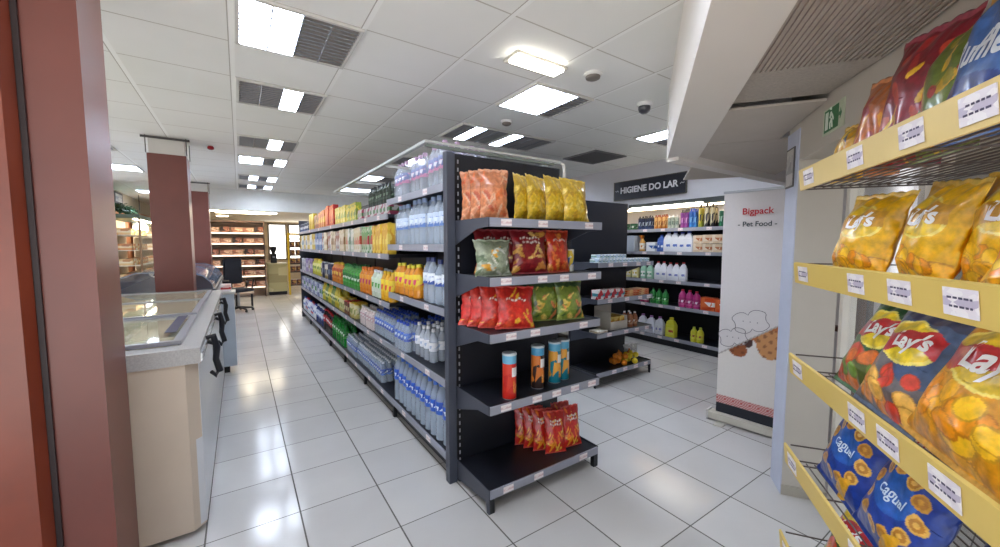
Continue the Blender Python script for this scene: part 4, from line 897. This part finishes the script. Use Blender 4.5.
# ------------------------------------------------------------------ roll-up banner
def banner():
    t = thing('rollup_banner', 'white roll-up banner with cookie photo advertising Pet Food by the column', 'banner', (3.355, 1.655, 0), R(7))
    wd, z0, z1 = .62, .075, 1.92; nx, nz = 70, 190
    bm = bmesh.new(); cl = bm.verts.layers.float_color.new('Col'); grid = []
    for j in range(nz + 1):
        rowv = []
        for i in range(nx + 1):
            a = i / nx; z = z0 + (z1 - z0) * j / nz; h = z / 1.92
            c = (220, 215, 215)
            dl = .30 + .235 * a                                  # diagonal edge
            if h < dl:
                c = (226, 220, 214)
                for (cx, cy, rx, ry, col) in ((.24, .335, .11, .032, (150, 84, 44)), (.55, .42, .2, .05, (178, 104, 52)), (.60, .375, .15, .06, (198, 138, 84)), (.36, .372, .05, .022, (70, 40, 36))):
                    q = ((a - cx) / rx) ** 2 + ((h - cy) / ry) ** 2
                    if q < 1: c = col if math.sin(cx * 40 + a * 46) * math.sin(h * 150) < .55 else mixc(col, (90, 44, 20), .5)
            if abs(h - dl) < .003: c = (176, 168, 162)
            if h < .118 and h > .082:
                c = (186, 74, 70) if (int(a * 60) + int(h * 240)) % 2 else (222, 190, 186)
            if h <= .082: c = (26, 30, 40)
            v_ = bm.verts.new((.004 * math.sin(a * 7 + h * 5), -a * wd, z)); v_[cl] = (*lin(c), 1); rowv.append(v_)
        grid.append(rowv)
    for j in range(nz):
        for i in range(nx): bm.faces.new((grid[j][i], grid[j][i + 1], grid[j + 1][i + 1], grid[j + 1][i]))
    ex = bmesh.ops.extrude_face_region(bm, geom=list(bm.faces)); bmesh.ops.translate(bm, vec=(.0015, 0, 0), verts=[g_ for g_ in ex['geom'] if isinstance(g_, bmesh.types.BMVert)])
    obj('print', bm, painted(.45, 0, .03, .05), t, True)
    T = lambda y, z: Matrix.Translation((-.0125, y, z)) @ Matrix(((0, 0, 1, 0), (-1, 0, 0, 0), (0, 1, 0, 0), (0, 0, 0, 1)))
    bm = text_bm('Bigpack', .07, .0005, .0012); bm.transform(T(-.245, 1.765)); obj('red_lettering', bm, mat((190, 40, 56), .5), t)
    bm = text_bm('- Pet Food -', .055, .0005, .001); bm.transform(T(-.245, 1.665)); obj('black_lettering', bm, mat((60, 66, 72), .5), t)
    bm = bmesh.new()
    def bone(cy, cz, s, ro):
        pts = []
        for k in range(41):
            a = 2 * PI * k / 40; rr = .62 + .55 * abs(math.cos(a)) ** 1.6 - .28 * max(0, abs(math.cos(a)) - .93) / .07; x = math.cos(a) * rr * 1.25; y = math.sin(a) * (.55 + .75 * abs(math.cos(a)) ** .8)
            pts.append((-.010, cy + s * (x * math.cos(ro) - y * math.sin(ro)), cz + s * (x * math.sin(ro) + y * math.cos(ro))))
        tube(bm, pts, .0022, 5)
        for q in (-.5, 0, .5): tube(bm, [(-.010, cy + s * q, cz - .004), (-.010, cy + s * q, cz + .004)], .003, 5)
    bone(-.11, .74, .085, -.3); bone(-.23, .885, .10, -.3)
    obj('bone_outline', bm, mat((104, 98, 104), .5), t)
    bx('top_rail', STEEL, -.008, .012, -wd - .005, .005, 1.921, 1.94, t)
    bx('cassette', mat((206, 200, 186), .4), -.05, .05, -wd - .02, .045, .012, .074, t, .01)
    bx('foot', mat((190, 186, 176), .4), -.14, .02, -.10, -.03, 0, .011, t); bx('end_cap', mat((214, 214, 210), .4), -.052, .052, .046, .06, .005, .085, t, .004)
    bm = bmesh.new(); tube(bm, [(.03, -wd / 2, .07), (.03, -wd / 2, 1.925)], .008); obj('support_pole', bm, STEEL, t)
banner()

# ------------------------------------------------------------------ yellow snack rack on the right
RK = thing('snack_rack', 'cream wire snack rack with yellow price rails in front of the shop window', 'rack', (0, 0, 0), R(35.8))
RAIL = mat((214, 184, 98), .45, noise=.04, scale=3); RAIL2 = mat((222, 196, 132), .45, noise=.03); WIRE = mat((86, 76, 72), .4)
RS0, RS1, RC0, RC1 = -.35, 1.76, .55, .93
RZ = (1.715, 1.37, 1.02, .66, .30)
for k, z in enumerate(RZ):
    s = thing('shelf', link=True); s.parent = RK
    del_ = None
    bm = bmesh.new(); y = -RC1
    while y <= -RC0 - .006: tube(bm, [(RS0, y, z - .004), (RS1, y, z - .004)], .0026, 5); y += .0265
    x = RS0
    while x <= RS1 + .001: tube(bm, [(x, -RC1, z - .010), (x, -RC0 - .006, z - .010)], .003, 5); x += .21
    bpy.data.objects.remove(s)
    s = obj('shelf', bm, WIRE, RK)
    bm = bmesh.new(); prism(bm, [(-RC0 - .004, z - .012), (-RC0 + .004, z - .012), (-RC0 + .012, z + .062), (-RC0 + .005, z + .066)], RS0, RS1 + .01, 'x'); obj('price_rail', bm, RAIL2 if k == 0 else RAIL, s)
    for j, sx in enumerate((1.68, 1.36 - .05 * k, 1.12, .94, .7, .3)):
        bm = bmesh.new(); box(bm, sx - .042, sx + .042, .0, .0015, -.026, .026)
        bm.transform(Matrix.Translation((0, -RC0 + .0095, z + .026)) @ Matrix.Rotation(R(-6.2), 4, 'X')); o = obj('price_tag', bm, printed((226, 218, 222), (190, 180, 196), (236, 230, 230), 4, 3, .5), s)
        bm = bmesh.new()
        for q in range(2):
            xx = sx - .03
            while xx < sx + .028:
                w_ = random.uniform(.004, .011); box(bm, xx, xx + w_, .0016, .0021, -.010 + q * .016, -.006 + q * .016); xx += w_ + .004
        bm.transform(Matrix.Translation((0, -RC0 + .0095, z + .026)) @ Matrix.Rotation(R(-6.2), 4, 'X')); obj('tag_print', bm, mat((70, 64, 90), .5), s)
    bm = bmesh.new(); tube(bm, [(RS1 + .006, -RC1, z + .06), (RS1 + .006, -RC0 - .01, z + .06)], .003, 6); tube(bm, [(RS1 + .006, -RC1, z), (RS1 + .006, -RC0 - .01, z)], .003, 6); obj('side_wire', bm, WIRE, s)
for x in (RS0, .66, RS1 + .01): bx('upright', mat((206, 200, 188), .4), x - .012, x + .012, -.965, -.94, 0, 2.05, RK)
for x in (RS0, RS1): bx('base_bar', mat((206, 200, 188), .4), x - .015, x + .015, -.965, -.56, 0, .03, RK)
th = R(215.8)
YC = ((244, 178, 30), (250, 196, 40), (236, 150, 24))
def big(name, w, h, d, des, seed, texts=()): return bag_proto(name, w, h, d, des, 100, 124, seed, texts)
LT = lambda sz=.06: [("Lay's", sz, .14, .665, WHT, .12, .0022)]
b_green = big('crisp_bag', .25, .33, .10, d_crisps((30, 84, 44), seed=4, top=(20, 60, 32), chipc=((226, 120, 50), (214, 70, 40), (120, 160, 70))), 1.7, LT())
b_blue = big('crisp_bag', .27, .33, .10, d_crisps((58, 82, 118), seed=9, top=(44, 50, 80), chipc=((240, 150, 50), (220, 70, 50), (244, 190, 90))), 2.9, LT())
b_orange = big('crisp_bag', .34, .36, .12, d_crisps((212, 142, 26), disc=(226, 190, 40), ribbon=(190, 44, 46), seed=6, chipc=YC), 4.4, LT(.09))
b_yellow = big('crisp_bag', .27, .30, .12, d_crisps((232, 178, 16), disc=(236, 196, 40), ribbon=(206, 150, 40), seed=14, chipc=YC), 5.1, LT(.06))
b_orred = big('crisp_bag', .25, .20, .10, d_crisps((232, 120, 40), disc=(240, 170, 50), ribbon=(214, 60, 50), seed=24, chipc=((244, 200, 60), (250, 180, 40))), 5.9)
b_purple = big('crisp_bag', .25, .28, .10, d_crisps((86, 78, 110), seed=19), 6.6, LT())
def d_biscuit(u, v):
    c = (26, 62, 150)
    if v > .86: c = (190, 30, 40)
    if abs(v - .915 - .008 * math.sin(u * 12)) < .02 and abs(u) < .7 and math.sin(u * 40) > -.5: c = (236, 214, 214)
    if .80 < v <= .86: c = (196, 140, 60)
    q = ell(u, v, 0, .52, .62, .17)
    if q < 1: c = (40, 96, 180)
    for k in range(11):
        a = k / 11 * 2 * PI
        q = ell(u, v, math.cos(a) * .70, .46 + math.sin(a) * .27, .17, .06)
        if q < 1: c = ((206, 150, 50) if k % 2 else (224, 176, 80)) if q > .5 or q < .1 else (180, 120, 40)
    if ell(u, v, .35, .14, .35, .08, .4) < 1: c = (230, 170, 40)
    return c
b_bis = big('biscuit_bag', .30, .34, .10, d_biscuit, 7.7, [('Cagual', .044, 0, .5, mat((206, 224, 240), .4), 0, .0006)])
def d_nuts(u, v):
    c = (70, 44, 40)
    if v > .7: c = (30, 34, 70)
    if ell(u, v, 0, .35, .7, .2) < 1: c = (190, 130, 50)
    return c
b_brown = big('biscuit_bag', .26, .28, .10, d_nuts, 8.8)
def d_maize(base, c2, c3, seed): return d_blocks(base, [c2, c3, mixc(base, c2, .5)], seed)
b_t1 = big('crisp_bag', .19, .20, .09, d_maize((228, 170, 30), (60, 90, 120), (240, 200, 60), 71), 1.1)
b_t2 = big('crisp_bag', .25, .31, .10, d_maize((206, 110, 40), (170, 40, 50), (232, 160, 40), 72), 2.1)
b_t3 = big('crisp_bag', .26, .37, .11, d_maize((140, 24, 44), (200, 70, 50), (232, 180, 40), 73), 3.4)
b_t4 = big('crisp_bag', .24, .33, .10, d_maize((110, 130, 50), (226, 180, 50), (190, 60, 60), 74), 4.6)
def d_ruff(u, v):
    c = (60, 104, 170)
    if v > .8: c = (232, 170, 40)
    if v > .8 and math.sin(u * 20 + v * 40) > .3: c = (214, 130, 30)
    if ell(u, v, 0, .22, .8, .14) < 1: c = (34, 66, 140)
    return c
b_t5 = big('crisp_bag', .28, .34, .11, d_ruff, 5.5, [('Ruffles', .075, 0, .5, mat((226, 232, 240), .4))])
def rput(p, s, c, k, lean, dr, roll, label, dz=0):
    q = DG(s, c, RZ[k] + .004 + dz); return put(p, q, th + dr, lean, roll, label, 'snack bag')
rput(b_t1, 1.72, .66, 0, .15, .1, .1, 'small yellow and blue snack bag at the far left end of the top rack shelf')
rput(b_t2, 1.60, .68, 0, .12, .1, .1, 'orange and red snack bag second from the left on the top rack shelf')
rput(b_t3, 1.46, .69, 0, .10, .1, .12, 'dark red snack bag in the middle of the top rack shelf')
rput(b_t4, 1.31, .69, 0, .15, .0, .0, 'green, yellow and red snack bag left of the blue one on the top rack shelf')
rput(b_t5, 1.11, .645, 0, .2, .0, .08, 'big blue crisp bag with white lettering at the right of the top rack shelf')
rput(b_yellow, 1.645, .67, 1, .22, .15, .05, 'yellow crisp bag with white lettering at the left of the second rack shelf')
rput(b_yellow, 1.41, .72, 1, .18, -.1, .1, 'yellow crisp bag in the middle of the second rack shelf')
rput(b_yellow, 1.19, .76, 1, .15, .1, .02, 'yellow crisp bag behind the orange one on the second rack shelf')
rput(b_orred, .97, .64, 1, .4, .0, .0, 'bright orange-red bag lying low at the right of the second rack shelf')
rput(b_green, 1.54, .65, 2, .38, .1, .08, 'dark green crisp bag at the left of the third rack shelf')
rput(b_blue, 1.35, .63, 2, .38, .05, .04, 'slate blue crisp bag in the middle of the third rack shelf')
rput(b_orange, 1.10, .63, 2, .40, .0, .06, 'large orange crisp bag at the right of the third rack shelf')
rput(b_purple, .80, .64, 2, .45, .0, .0, 'purple-grey crisp bag at the right edge of the third rack shelf')
rput(b_bis, 1.56, .63, 3, .30, .05, .08, 'blue biscuit bag with golden biscuits at the left of the fourth rack shelf')
rput(b_bis, 1.29, .62, 3, .35, .0, .05, 'blue biscuit bag with golden biscuits right of the other blue biscuit bag')
rput(b_brown, 1.0, .64, 3, .4, .0, .0, 'brown and dark blue bag at the right of the fourth rack shelf')
rput(b_green, 1.6, .66, 4, .3, .0, .0, 'green crisp bag on the lowest rack shelf')
rput(b_brown, 1.3, .66, 4, .3, .0, .0, 'brown bag on the lowest rack shelf')

# ------------------------------------------------------------------ freezers on the left
def freezer():
    t = thing('chest_freezer', 'white island freezer with glass top behind the near brown pillar', 'freezer', (0, 0, 0))
    x0, x1, y0, y1, h = -1.25, -.2, 2.45, 5.42, .985
    be = mat((198, 182, 164), .55, noise=.02); sw = mat((206, 208, 212), .28, noise=.03)
    bm = bmesh.new(); ch = .05
    pts = [(x0 + ch, y0), (x1 - ch, y0), (x1, y0 + ch), (x1, y1 - ch), (x1 - ch, y1), (x0 + ch, y1), (x0, y1 - ch), (x0, y0 + ch)]
    # hollow body: outer shell with inner well
    prism(bm, pts, .04, .50, 'z')
    box(bm, x0, x0 + .06, y0 + ch, y1 - ch, .501, h - .08); box(bm, x1 - .06, x1, y0 + ch, y1 - ch, .501, h - .08)
    obj('cabinet', bm, sw, t)
    bm = bmesh.new(); prism(bm, [(x0 + ch, y0 - .002), (x1 - ch, y0 - .002), (x1 - .002, y0 + ch), (x1 - .03, y0 + ch + .01), (x0 + ch, y0 + ch + .01)], .03, h - .08, 'z'); obj('end_panel', bm, be, t)
    bm = bmesh.new(); box(bm, x0 + ch, x1 - ch, y1 - ch, y1, .501, h - .08); obj('end_panel', bm, be, t)
    # rim
    rm = mat((168, 166, 164), .4, noise=.12, scale=120)
    bm = bmesh.new(); box(bm, x0 - .01, x1 + .015, y0 - .015, y0 + .10, h - .079, h); box(bm, x0 - .01, x1 + .015, y1 - .10, y1 + .01, h - .079, h)
    box(bm, x0 - .01, x0 + .08, y0 + .10, y1 - .10, h - .079, h); box(bm, x1 - .085, x1 + .015, y0 + .10, y1 - .10, h - .079, h); obj('rim', bm, rm, t)
    bx('edge_trim', mat((214, 216, 220), .2, metal=.5), x1 + .0155, x1 + .022, y0 - .015, y1 + .01, h - .07, h - .03, t)
    bx('well_floor', mat((214, 206, 170), .5), x0 + .09, x1 - .09, y0 + .11, y1 - .11, .60, .62, t)
    bm = bmesh.new(); box(bm, x0 + .0605, x0 + .075, y0 + .11, y1 - .11, .625, h - .081); box(bm, x1 - .075, x1 - .0605, y0 + .11, y1 - .11, .625, h - .081)
    obj('well_lining', bm, mat((226, 218, 184), .5), t)
    gl = glass((234, 228, 198), .66)
    for k in range(3):
        ya, yb_ = y0 + .11 + k * .92, y0 + .11 + (k + 1) * .92
        f = bmesh.new(); w_ = .035; zt = h + .002 + .012 * (k % 2)
        box(f, x0 + .07, x1 - .07, ya, ya + w_, zt, zt + .02); box(f, x0 + .07, x1 - .07, yb_ - w_, yb_, zt, zt + .02); box(f, x0 + .07, x0 + .07 + w_, ya + w_, yb_ - w_, zt, zt + .02); box(f, x1 - .07 - w_, x1 - .07, ya + w_, yb_ - w_, zt, zt + .02)
        fo = obj('lid_frame', f, mat((150, 150, 156), .35), t)
        bx('lid_glass', gl, x0 + .1, x1 - .1, ya + .03, yb_ - .03, zt + .008, zt + .013, fo)
    bx('price_plate', mat((66, 66, 90), .4), x1 - .16, x1 - .11, y0 + .3, y0 + .9, h + .035, h + .038, t)
    for y in (2.82, 3.7, 4.7):
        bm = bmesh.new(); xx = x1 + .022
        tube(bm, [(xx - .002, y - .05, h - .02), (xx + .03, y - .05, h - .01), (xx + .045, y - .03, h - .08), (xx + .035, y, h - .16), (xx + .05, y + .03, h - .24), (xx + .03, y + .04, h - .27), (xx + .01, y + .02, h - .24)], [.014, .017, .018, .017, .018, .016, .011], 10)
        tube(bm, [(xx - .001, y + .0, h - .05), (xx + .035, y, h - .07), (xx + .035, y, h - .16)], .013, 8)
        obj('handle', bm, mat((26, 26, 32), .35), t, True)
    bx('plinth', DARK2, x0 + .06, x1 - .04, y0 + .07, y1 - .07, 0, .038, t)
    # frozen goods
    fp = carton('frozen_pack', .16, .2, .09, printed((226, 220, 180), (214, 190, 120), (230, 228, 214), 2, 2))
    for i in range(4):
        for j in range(15): 
            if random.random() < .8: put(fp, (x0 + .2 + i * .215, y0 + .22 + j * .175, .621), 0, label='pale frozen food pack inside the near chest freezer', cat='frozen pack', group='frozen food packs')
freezer()
t = thing('side_cabinet', 'slim white cabinet with black foot just beyond the chest freezer', 'cabinet', (0, 0, 0))
bx('body', mat((196, 206, 218), .35), -.36, -.125, 5.46, 6.1, .08, .93, t, .006) if False else bx('body', mat((196, 206, 218), .35), -.34, -.075, 5.46, 5.71, .08, .93, t, .006)
bx('top', mat((214, 210, 206), .35), -.36, -.06, 5.445, 5.72, .931, .96, t, .005); bx('foot', BLACK, -.33, -.15, 5.5, 5.68, 0, .079, t); bx('edge', DARK2, -.074, -.07, 5.48, 5.7, .86, .92, t)
tp = carton('sweet_box', .09, .1, .08, printed((226, 220, 220), (190, 60, 60), (230, 190, 190), 2, 2))
for i in range(2): put(tp, (-.15, 5.52 + i * .1, .961), label='small white and red box on top of the slim white cabinet', cat='box', group='boxes on slim cabinet')
# second island freezer with curved glass
def freezer2():
    t = thing('display_freezer', 'blue-grey island freezer with sloping glass beyond the middle brown pillar', 'freezer', (0, 0, 0))
    x0, x1, y0, y1 = -1.3, -.3, 6.3, 9.1
    bx('cabinet', mat((190, 200, 212), .3), x0, x1, y0, y1, .06, .88, t, .02); bx('plinth', DARK2, x0 + .05, x1 - .05, y0 + .05, y1 - .05, 0, .059, t)
    bx('rim', mat((70, 76, 88), .35), x0 - .02, x1 + .02, y0 - .02, y1 + .02, .881, .93, t, .008)
    bm = bmesh.new()
    prof = [(x1, .931), (x1 - .02, 1.0), (x1 - .1, 1.1), (x1 - .25, 1.16), (x0 + .25, 1.16), (x0 + .1, 1.1), (x0 + .02, 1.0), (x0, .931)]
    ip = [(a + (.006 if a < -.8 else -.006), b_ - (.006 if b_ > 1 else 0)) for a, b_ in prof][::-1]
    prism(bm, prof + ip, y0, y1); obj('glass_hood', bm, glass((150, 176, 205), .62), t, True)
    bm = bmesh.new(); ys = [y0, y0 + 1.4, y1 - .02]
    for y in ys: prism(bm, [(a, b_ + .008) for a, b_ in prof] + [(a, b_ + .001) for a, b_ in prof][::-1], y, y + .025)
    obj('hood_ribs', bm, mat((90, 96, 110), .4), t)
freezer2()
def office_chair():
    t = thing('swivel_chair', 'black swivel chair standing past the island freezers', 'chair', (-.06, 10.5, 0), R(-60))
    bm = bmesh.new()
    for k in range(5):
        a = k * 2 * PI / 5; tube(bm, [(0, 0, .1), (.27 * math.cos(a), .27 * math.sin(a), .065)], [.03, .018], 8)
    obj('star_base', bm, BLACK, t, True)
    for k in range(5):
        a = k * 2 * PI / 5; bm = bmesh.new(); bmesh.ops.create_uvsphere(bm, u_segments=10, v_segments=8, radius=.03, matrix=Matrix.Translation((.27 * math.cos(a), .27 * math.sin(a), .03))); obj('caster', bm, BLACK, t, True)
    bm = bmesh.new(); tube(bm, [(0, 0, .1), (0, 0, .45)], .025); obj('gas_lift', bm, STEEL, t)
    bx('seat', mat((28, 30, 40), .6), -.23, .23, -.22, .22, .45, .53, t, .03)
    bm = bmesh.new(); box(bm, -.21, -.15, -.2, .2, .62, 1.2); bmesh.ops.bevel(bm, geom=list(bm.edges), offset=.025, segments=2, affect='EDGES'); obj('backrest', bm, mat((28, 30, 40), .6), t)
    bm = bmesh.new(); tube(bm, [(-.1, 0, .45), (-.25, 0, .5), (-.24, 0, .7)], .018); obj('back_stem', bm, BLACK, t)
    for s in (-1, 1):
        bm = bmesh.new(); tube(bm, [(-.1, s * .235, .49), (-.1, s * .26, .72), (.15, s * .26, .72), (.12, s * .235, .5)], .016); obj('armrest', bm, BLACK, t)
office_chair()
t = thing('stool', 'low wooden stool with dark feet on the aisle floor near the back', 'stool', (.05, 11.4, 0))
bx('seat', mat((196, 170, 150), .5), -.2, .2, -.15, .15, .3, .34, t, .006)
for x in (-.16, .16):
    for y in (-.11, .11): bx('leg', DARK2, x - .02, x + .02, y - .02, y + .02, 0, .299, t)

# ------------------------------------------------------------------ far end: bread shelving, counter, yellow rack, windows
def bread_unit(x0, x1, y, zs, ztop, name, label, wood):
    t = thing(name, label, 'shelving', (0, 0, 0))
    bx('side_panel', wood, x0, x0 + .03, y, y + .45, 0, ztop, t); bx('side_panel', wood, x1 - .03, x1, y, y + .45, 0, ztop, t)
    bx('back_panel', mat((190, 168, 150), .6), x0 + .031, x1 - .031, y + .42, y + .45, 0, ztop, t); bx('top', wood, x0, x1, y, y + .45, ztop + .001, ztop + .05, t)
    for z in zs:
        s = bx('shelf', mat((200, 176, 150), .5), x0 + .031, x1 - .031, y + .005, y + .419, z - .03, z, t); bx('price_strip', emit((255, 232, 200), .75), x0 + .031, x1 - .031, y - .008, y + .004, z - .035, z + .005, s)  # price strips are no lamps; their brightness is a glow in the material
    return t
FZ = (.30, .62, .92, 1.22, 1.55, 1.85)
bread_unit(-.75, .62, 13.2, FZ, 2.14, 'bread_shelving', 'wide brown bread shelving at the back of the shop', mat((96, 76, 68), .5))
loaf = carton('bread_loaf', .26, .2, .15, printed((206, 164, 140), (222, 196, 172), (160, 112, 96), 2, 2))
lof2 = carton('bread_basket', .2, .22, .17, printed((150, 96, 78), (184, 130, 110), (60, 50, 50), 2, 2))
for k, z in enumerate(FZ):
    for i in range(5): put(loaf if (i + k) % 3 else lof2, (-.58 + i * .27, 13.36, z + .001), PI / 2, label='packed loaf on the back bread shelving, shelf %s' % ('nearest the floor', 'second from the floor', 'third from the floor', 'fourth from the floor', 'second from the top', 'at the top')[k], cat='bread', group='packed loaves on level %d' % (k + 1))
t = thing('back_counter', 'pale green counter left of the yellow rack at the back', 'counter', (0, 0, 0))
bx('body', printed((190, 184, 140), (170, 160, 120), (206, 200, 160), 1, 2), .68, 1.18, 13.4, 13.9, .1, .92, t); bx('worktop', mat((206, 200, 160), .4), .66, 1.2, 13.36, 13.92, .921, .96, t); bx('plinth', DARK2, .7, 1.16, 13.43, 13.88, 0, .099, t)
t = thing('coffee_grinder', 'black coffee grinder on the pale green back counter', 'grinder', (.85, 13.6, .961))
bx('body', BLACK, -.08, .08, -.1, .1, 0, .28, t, .01); bm = bmesh.new(); lathe(bm, [(.04, .281), (.085, .40), (.09, .48), (.06, .5)], 14); obj('hopper', bm, DK, t, True); bx('spout', STEEL, -.03, .03, -.16, -.101, .16, .2, t)
YR = mat((214, 180, 40), .45)
t = thing('yellow_rack', 'yellow framed rack of goods by the bright back window', 'rack', (0, 0, 0))
for x in (1.22, 1.76): bx('upright', YR, x - .025, x + .025, 13.2, 13.25, 0, 1.8, t)
bx('header', YR, 1.2, 1.78, 13.19, 13.26, 1.801, 1.86, t)
YZ = (.3, .7, .95, 1.2, 1.45, 1.7)
for z in YZ: bx('shelf', mat((60, 52, 48), .5), 1.25, 1.73, 13.21, 13.6, z - .03, z, t)
bag_y = carton('packed_snack', .13, .12, .16, printed((150, 100, 70), (206, 160, 80), (90, 60, 50), 2, 2))
for k, z in enumerate(YZ[:-1]):
    for i in range(3): put(bag_y, (1.33 + i * .15, 13.3, z + .001), PI / 2, label='small brown packet on the yellow framed back rack', cat='packet', group='packets on yellow rack')
for x, y in ((.1, 12.3), (.8, 12.6), (-.5, 12.4)):
    t = thing('downlight', 'round warm downlight in the rear ceiling, ' + {.1: 'middle one', .8: 'right one', -.5: 'left one'}[x], 'ceiling light', (x, y, 2.42)); bm = bmesh.new(); lathe(bm, [(.15, -.001), (.15, -.02), (.13, -.03)], 20); obj('ring', bm, WHITE, t, True); bm = bmesh.new(); lathe(bm, [(.12, -.031), (.12, -.04)], 20); obj('lens', bm, emit((255, 240, 210), 14), t)
t = thing('strip_lamp', 'long warm strip lamp above the back bread shelving', 'strip lamp', (-.5, 12.9, 2.42)); bx('tube', emit((255, 240, 205), 9), 0, 1.3, 0, .1, -.05, -.001, t, bev=.01)
for x, y in ((-.4, 15), (2.5, 13), (4, 14)):
    t = thing('downlight', 'round downlight in the far corner of the rear ceiling', 'ceiling light', (x, y, 2.42), group='hidden rear downlights'); bm = bmesh.new(); lathe(bm, [(.15, -.001), (.15, -.02)], 20); obj('lens', bm, emit((255, 236, 200), 10), t)

# left service area: picture, garland, globe lamp, display case
t = thing('picture_frame', 'dark framed picture high on the left wall', 'picture', (-2.199, 11.9, 2.53))
bx('frame', mat((60, 60, 62), .5), 0, .03, -.35, .35, -.12, .13, t); bx('picture', printed((150, 150, 146), (110, 112, 116), (170, 168, 160), 2, 2), .0305, .033, -.28, .28, -.08, .09, t)
def garland():
    t = thing('leafy_garland', 'green leafy garland hanging along the left wall', 'garland', (-2.08, 10.6, 2.24)); bm = bmesh.new(); rnd = random.Random(3)
    tube(bm, [(.05, -.3 + k * .15, .02 - .03 * math.sin(k)) for k in range(14)], .01, 5); obj('vine', bm, mat((60, 70, 40), .6), t)
    bm = bmesh.new()
    for k in range(420):
        c = Vector((rnd.uniform(.0, .15), rnd.uniform(-.3, 1.7), rnd.uniform(-.02, .1))); d = Vector((rnd.uniform(-1, 1), rnd.uniform(-1, 1), rnd.uniform(-1, .4))).normalized() * .09; s = d.cross(Vector((0, 0, 1))).normalized() * .025
        bm.faces.new([bm.verts.new(p) for p in (c, c + d * .5 + s, c + d, c + d * .5 - s)])
    obj('leaves', bm, mat((56, 96, 66), .6, noise=.2), t)
garland()
t = thing('globe_lamp', 'glowing white globe lamp in the left service area', 'lamp', (-1.95, 12.6, 1.9)); bm = bmesh.new(); bmesh.ops.create_uvsphere(bm, u_segments=20, v_segments=12, radius=.14); obj('globe', bm, emit((255, 250, 240), 4), t, True)
bm = bmesh.new(); tube(bm, [(0, 0, .14), (0, 0, .799)], .008); obj('cord', bm, BLACK, t)
def case(y0, y1, label, warm):
    t = thing('display_case', label, 'display case', (0, 0, 0)); x0, x1 = -2.15, -1.6
    bx('base', mat((206, 186, 156), .5), x0, x1, y0, y1, .0, .5, t); 
    bx('back', mat((236, 220, 190), .5), x0, x0 + .02, y0, y1, .501, 2.02, t)
    for z in (.8, 1.1, 1.4, 1.7): bx('shelf', mat((240, 232, 214), .4), x0 + .021, x1 - .04, y0 + .02, y1 - .02, z - .015, z, t)
    bx('canopy', mat((90, 110, 96), .5), x0, x1, y0, y1, 2.021, 2.1, t); bx('glow_strip', emit((255, 234, 200), 22), x1 - .1, x1 - .05, y0 + .03, y1 - .03, 2.0, 2.0195, t)
    for y in (y0, y1 - .03): bx('post', mat((150, 120, 90), .5), x1 - .03, x1, y, y + .03, .501, 2.02, t)
    bx('front_glass', glass(alpha=.12), x1 - .02, x1 - .014, y0 + .031, y1 - .031, .55, 1.95, t)
    for z in (.501, .801, 1.101, 1.401, 1.701):
        n = int((y1 - y0 - .1) / .2)
        for i in range(n): put(pas[random.randrange(3)], (x1 - .25, y0 + .12 + i * .2, z), 0, label='packet of baked goods inside the %s' % label.split(',')[0], cat='baked goods', group='goods in the %s' % label.split(',')[0])
pas = [carton('baked_goods', .15, .2, .13, printed(a, b_, c_, 2, 2)) for a, b_, c_ in (((236, 206, 150), (246, 232, 200), (206, 150, 96)), ((244, 236, 220), (226, 190, 130), (240, 226, 190)), ((222, 160, 100), (240, 220, 180), (190, 130, 90)))]
case(10.3, 12.1, 'near lit bakery case on the left wall, beside the near pillar', 1); case(12.9, 15.2, 'far lit bakery case on the left wall, beside the middle pillar', 1)
t = thing('service_counter', 'low counter with dark worktop in the left service area', 'counter', (0, 0, 0))
bx('body', printed((236, 226, 206), (214, 190, 160), (240, 232, 216), 2, 2), -1.5, -.95, 9.9, 12.6, 0, .9, t); bx('worktop', mat((60, 66, 80), .25), -1.52, -.93, 9.88, 12.62, .901, .94, t)
bm = bmesh.new(); box(bm, -1.45, -1.0, 10.0, 12.5, 1.2, 1.21); box(bm, -1.01, -1.0, 10.0, 12.5, .95, 1.2); obj('sneeze_guard', bm, glass((200, 214, 224), .25), t)
bm = bmesh.new()
for y in (10.0, 11.2, 12.45): box(bm, -1.03, -1.012, y, y + .03, .941, 1.199)
obj('guard_post', bm, STEEL, t)

# ------------------------------------------------------------------ clear the unplaced prototypes
def kill(o):
    for c in _kids.get(o, []): kill(c)
    bpy.data.objects.remove(o)
for p in PROTO: kill(p)
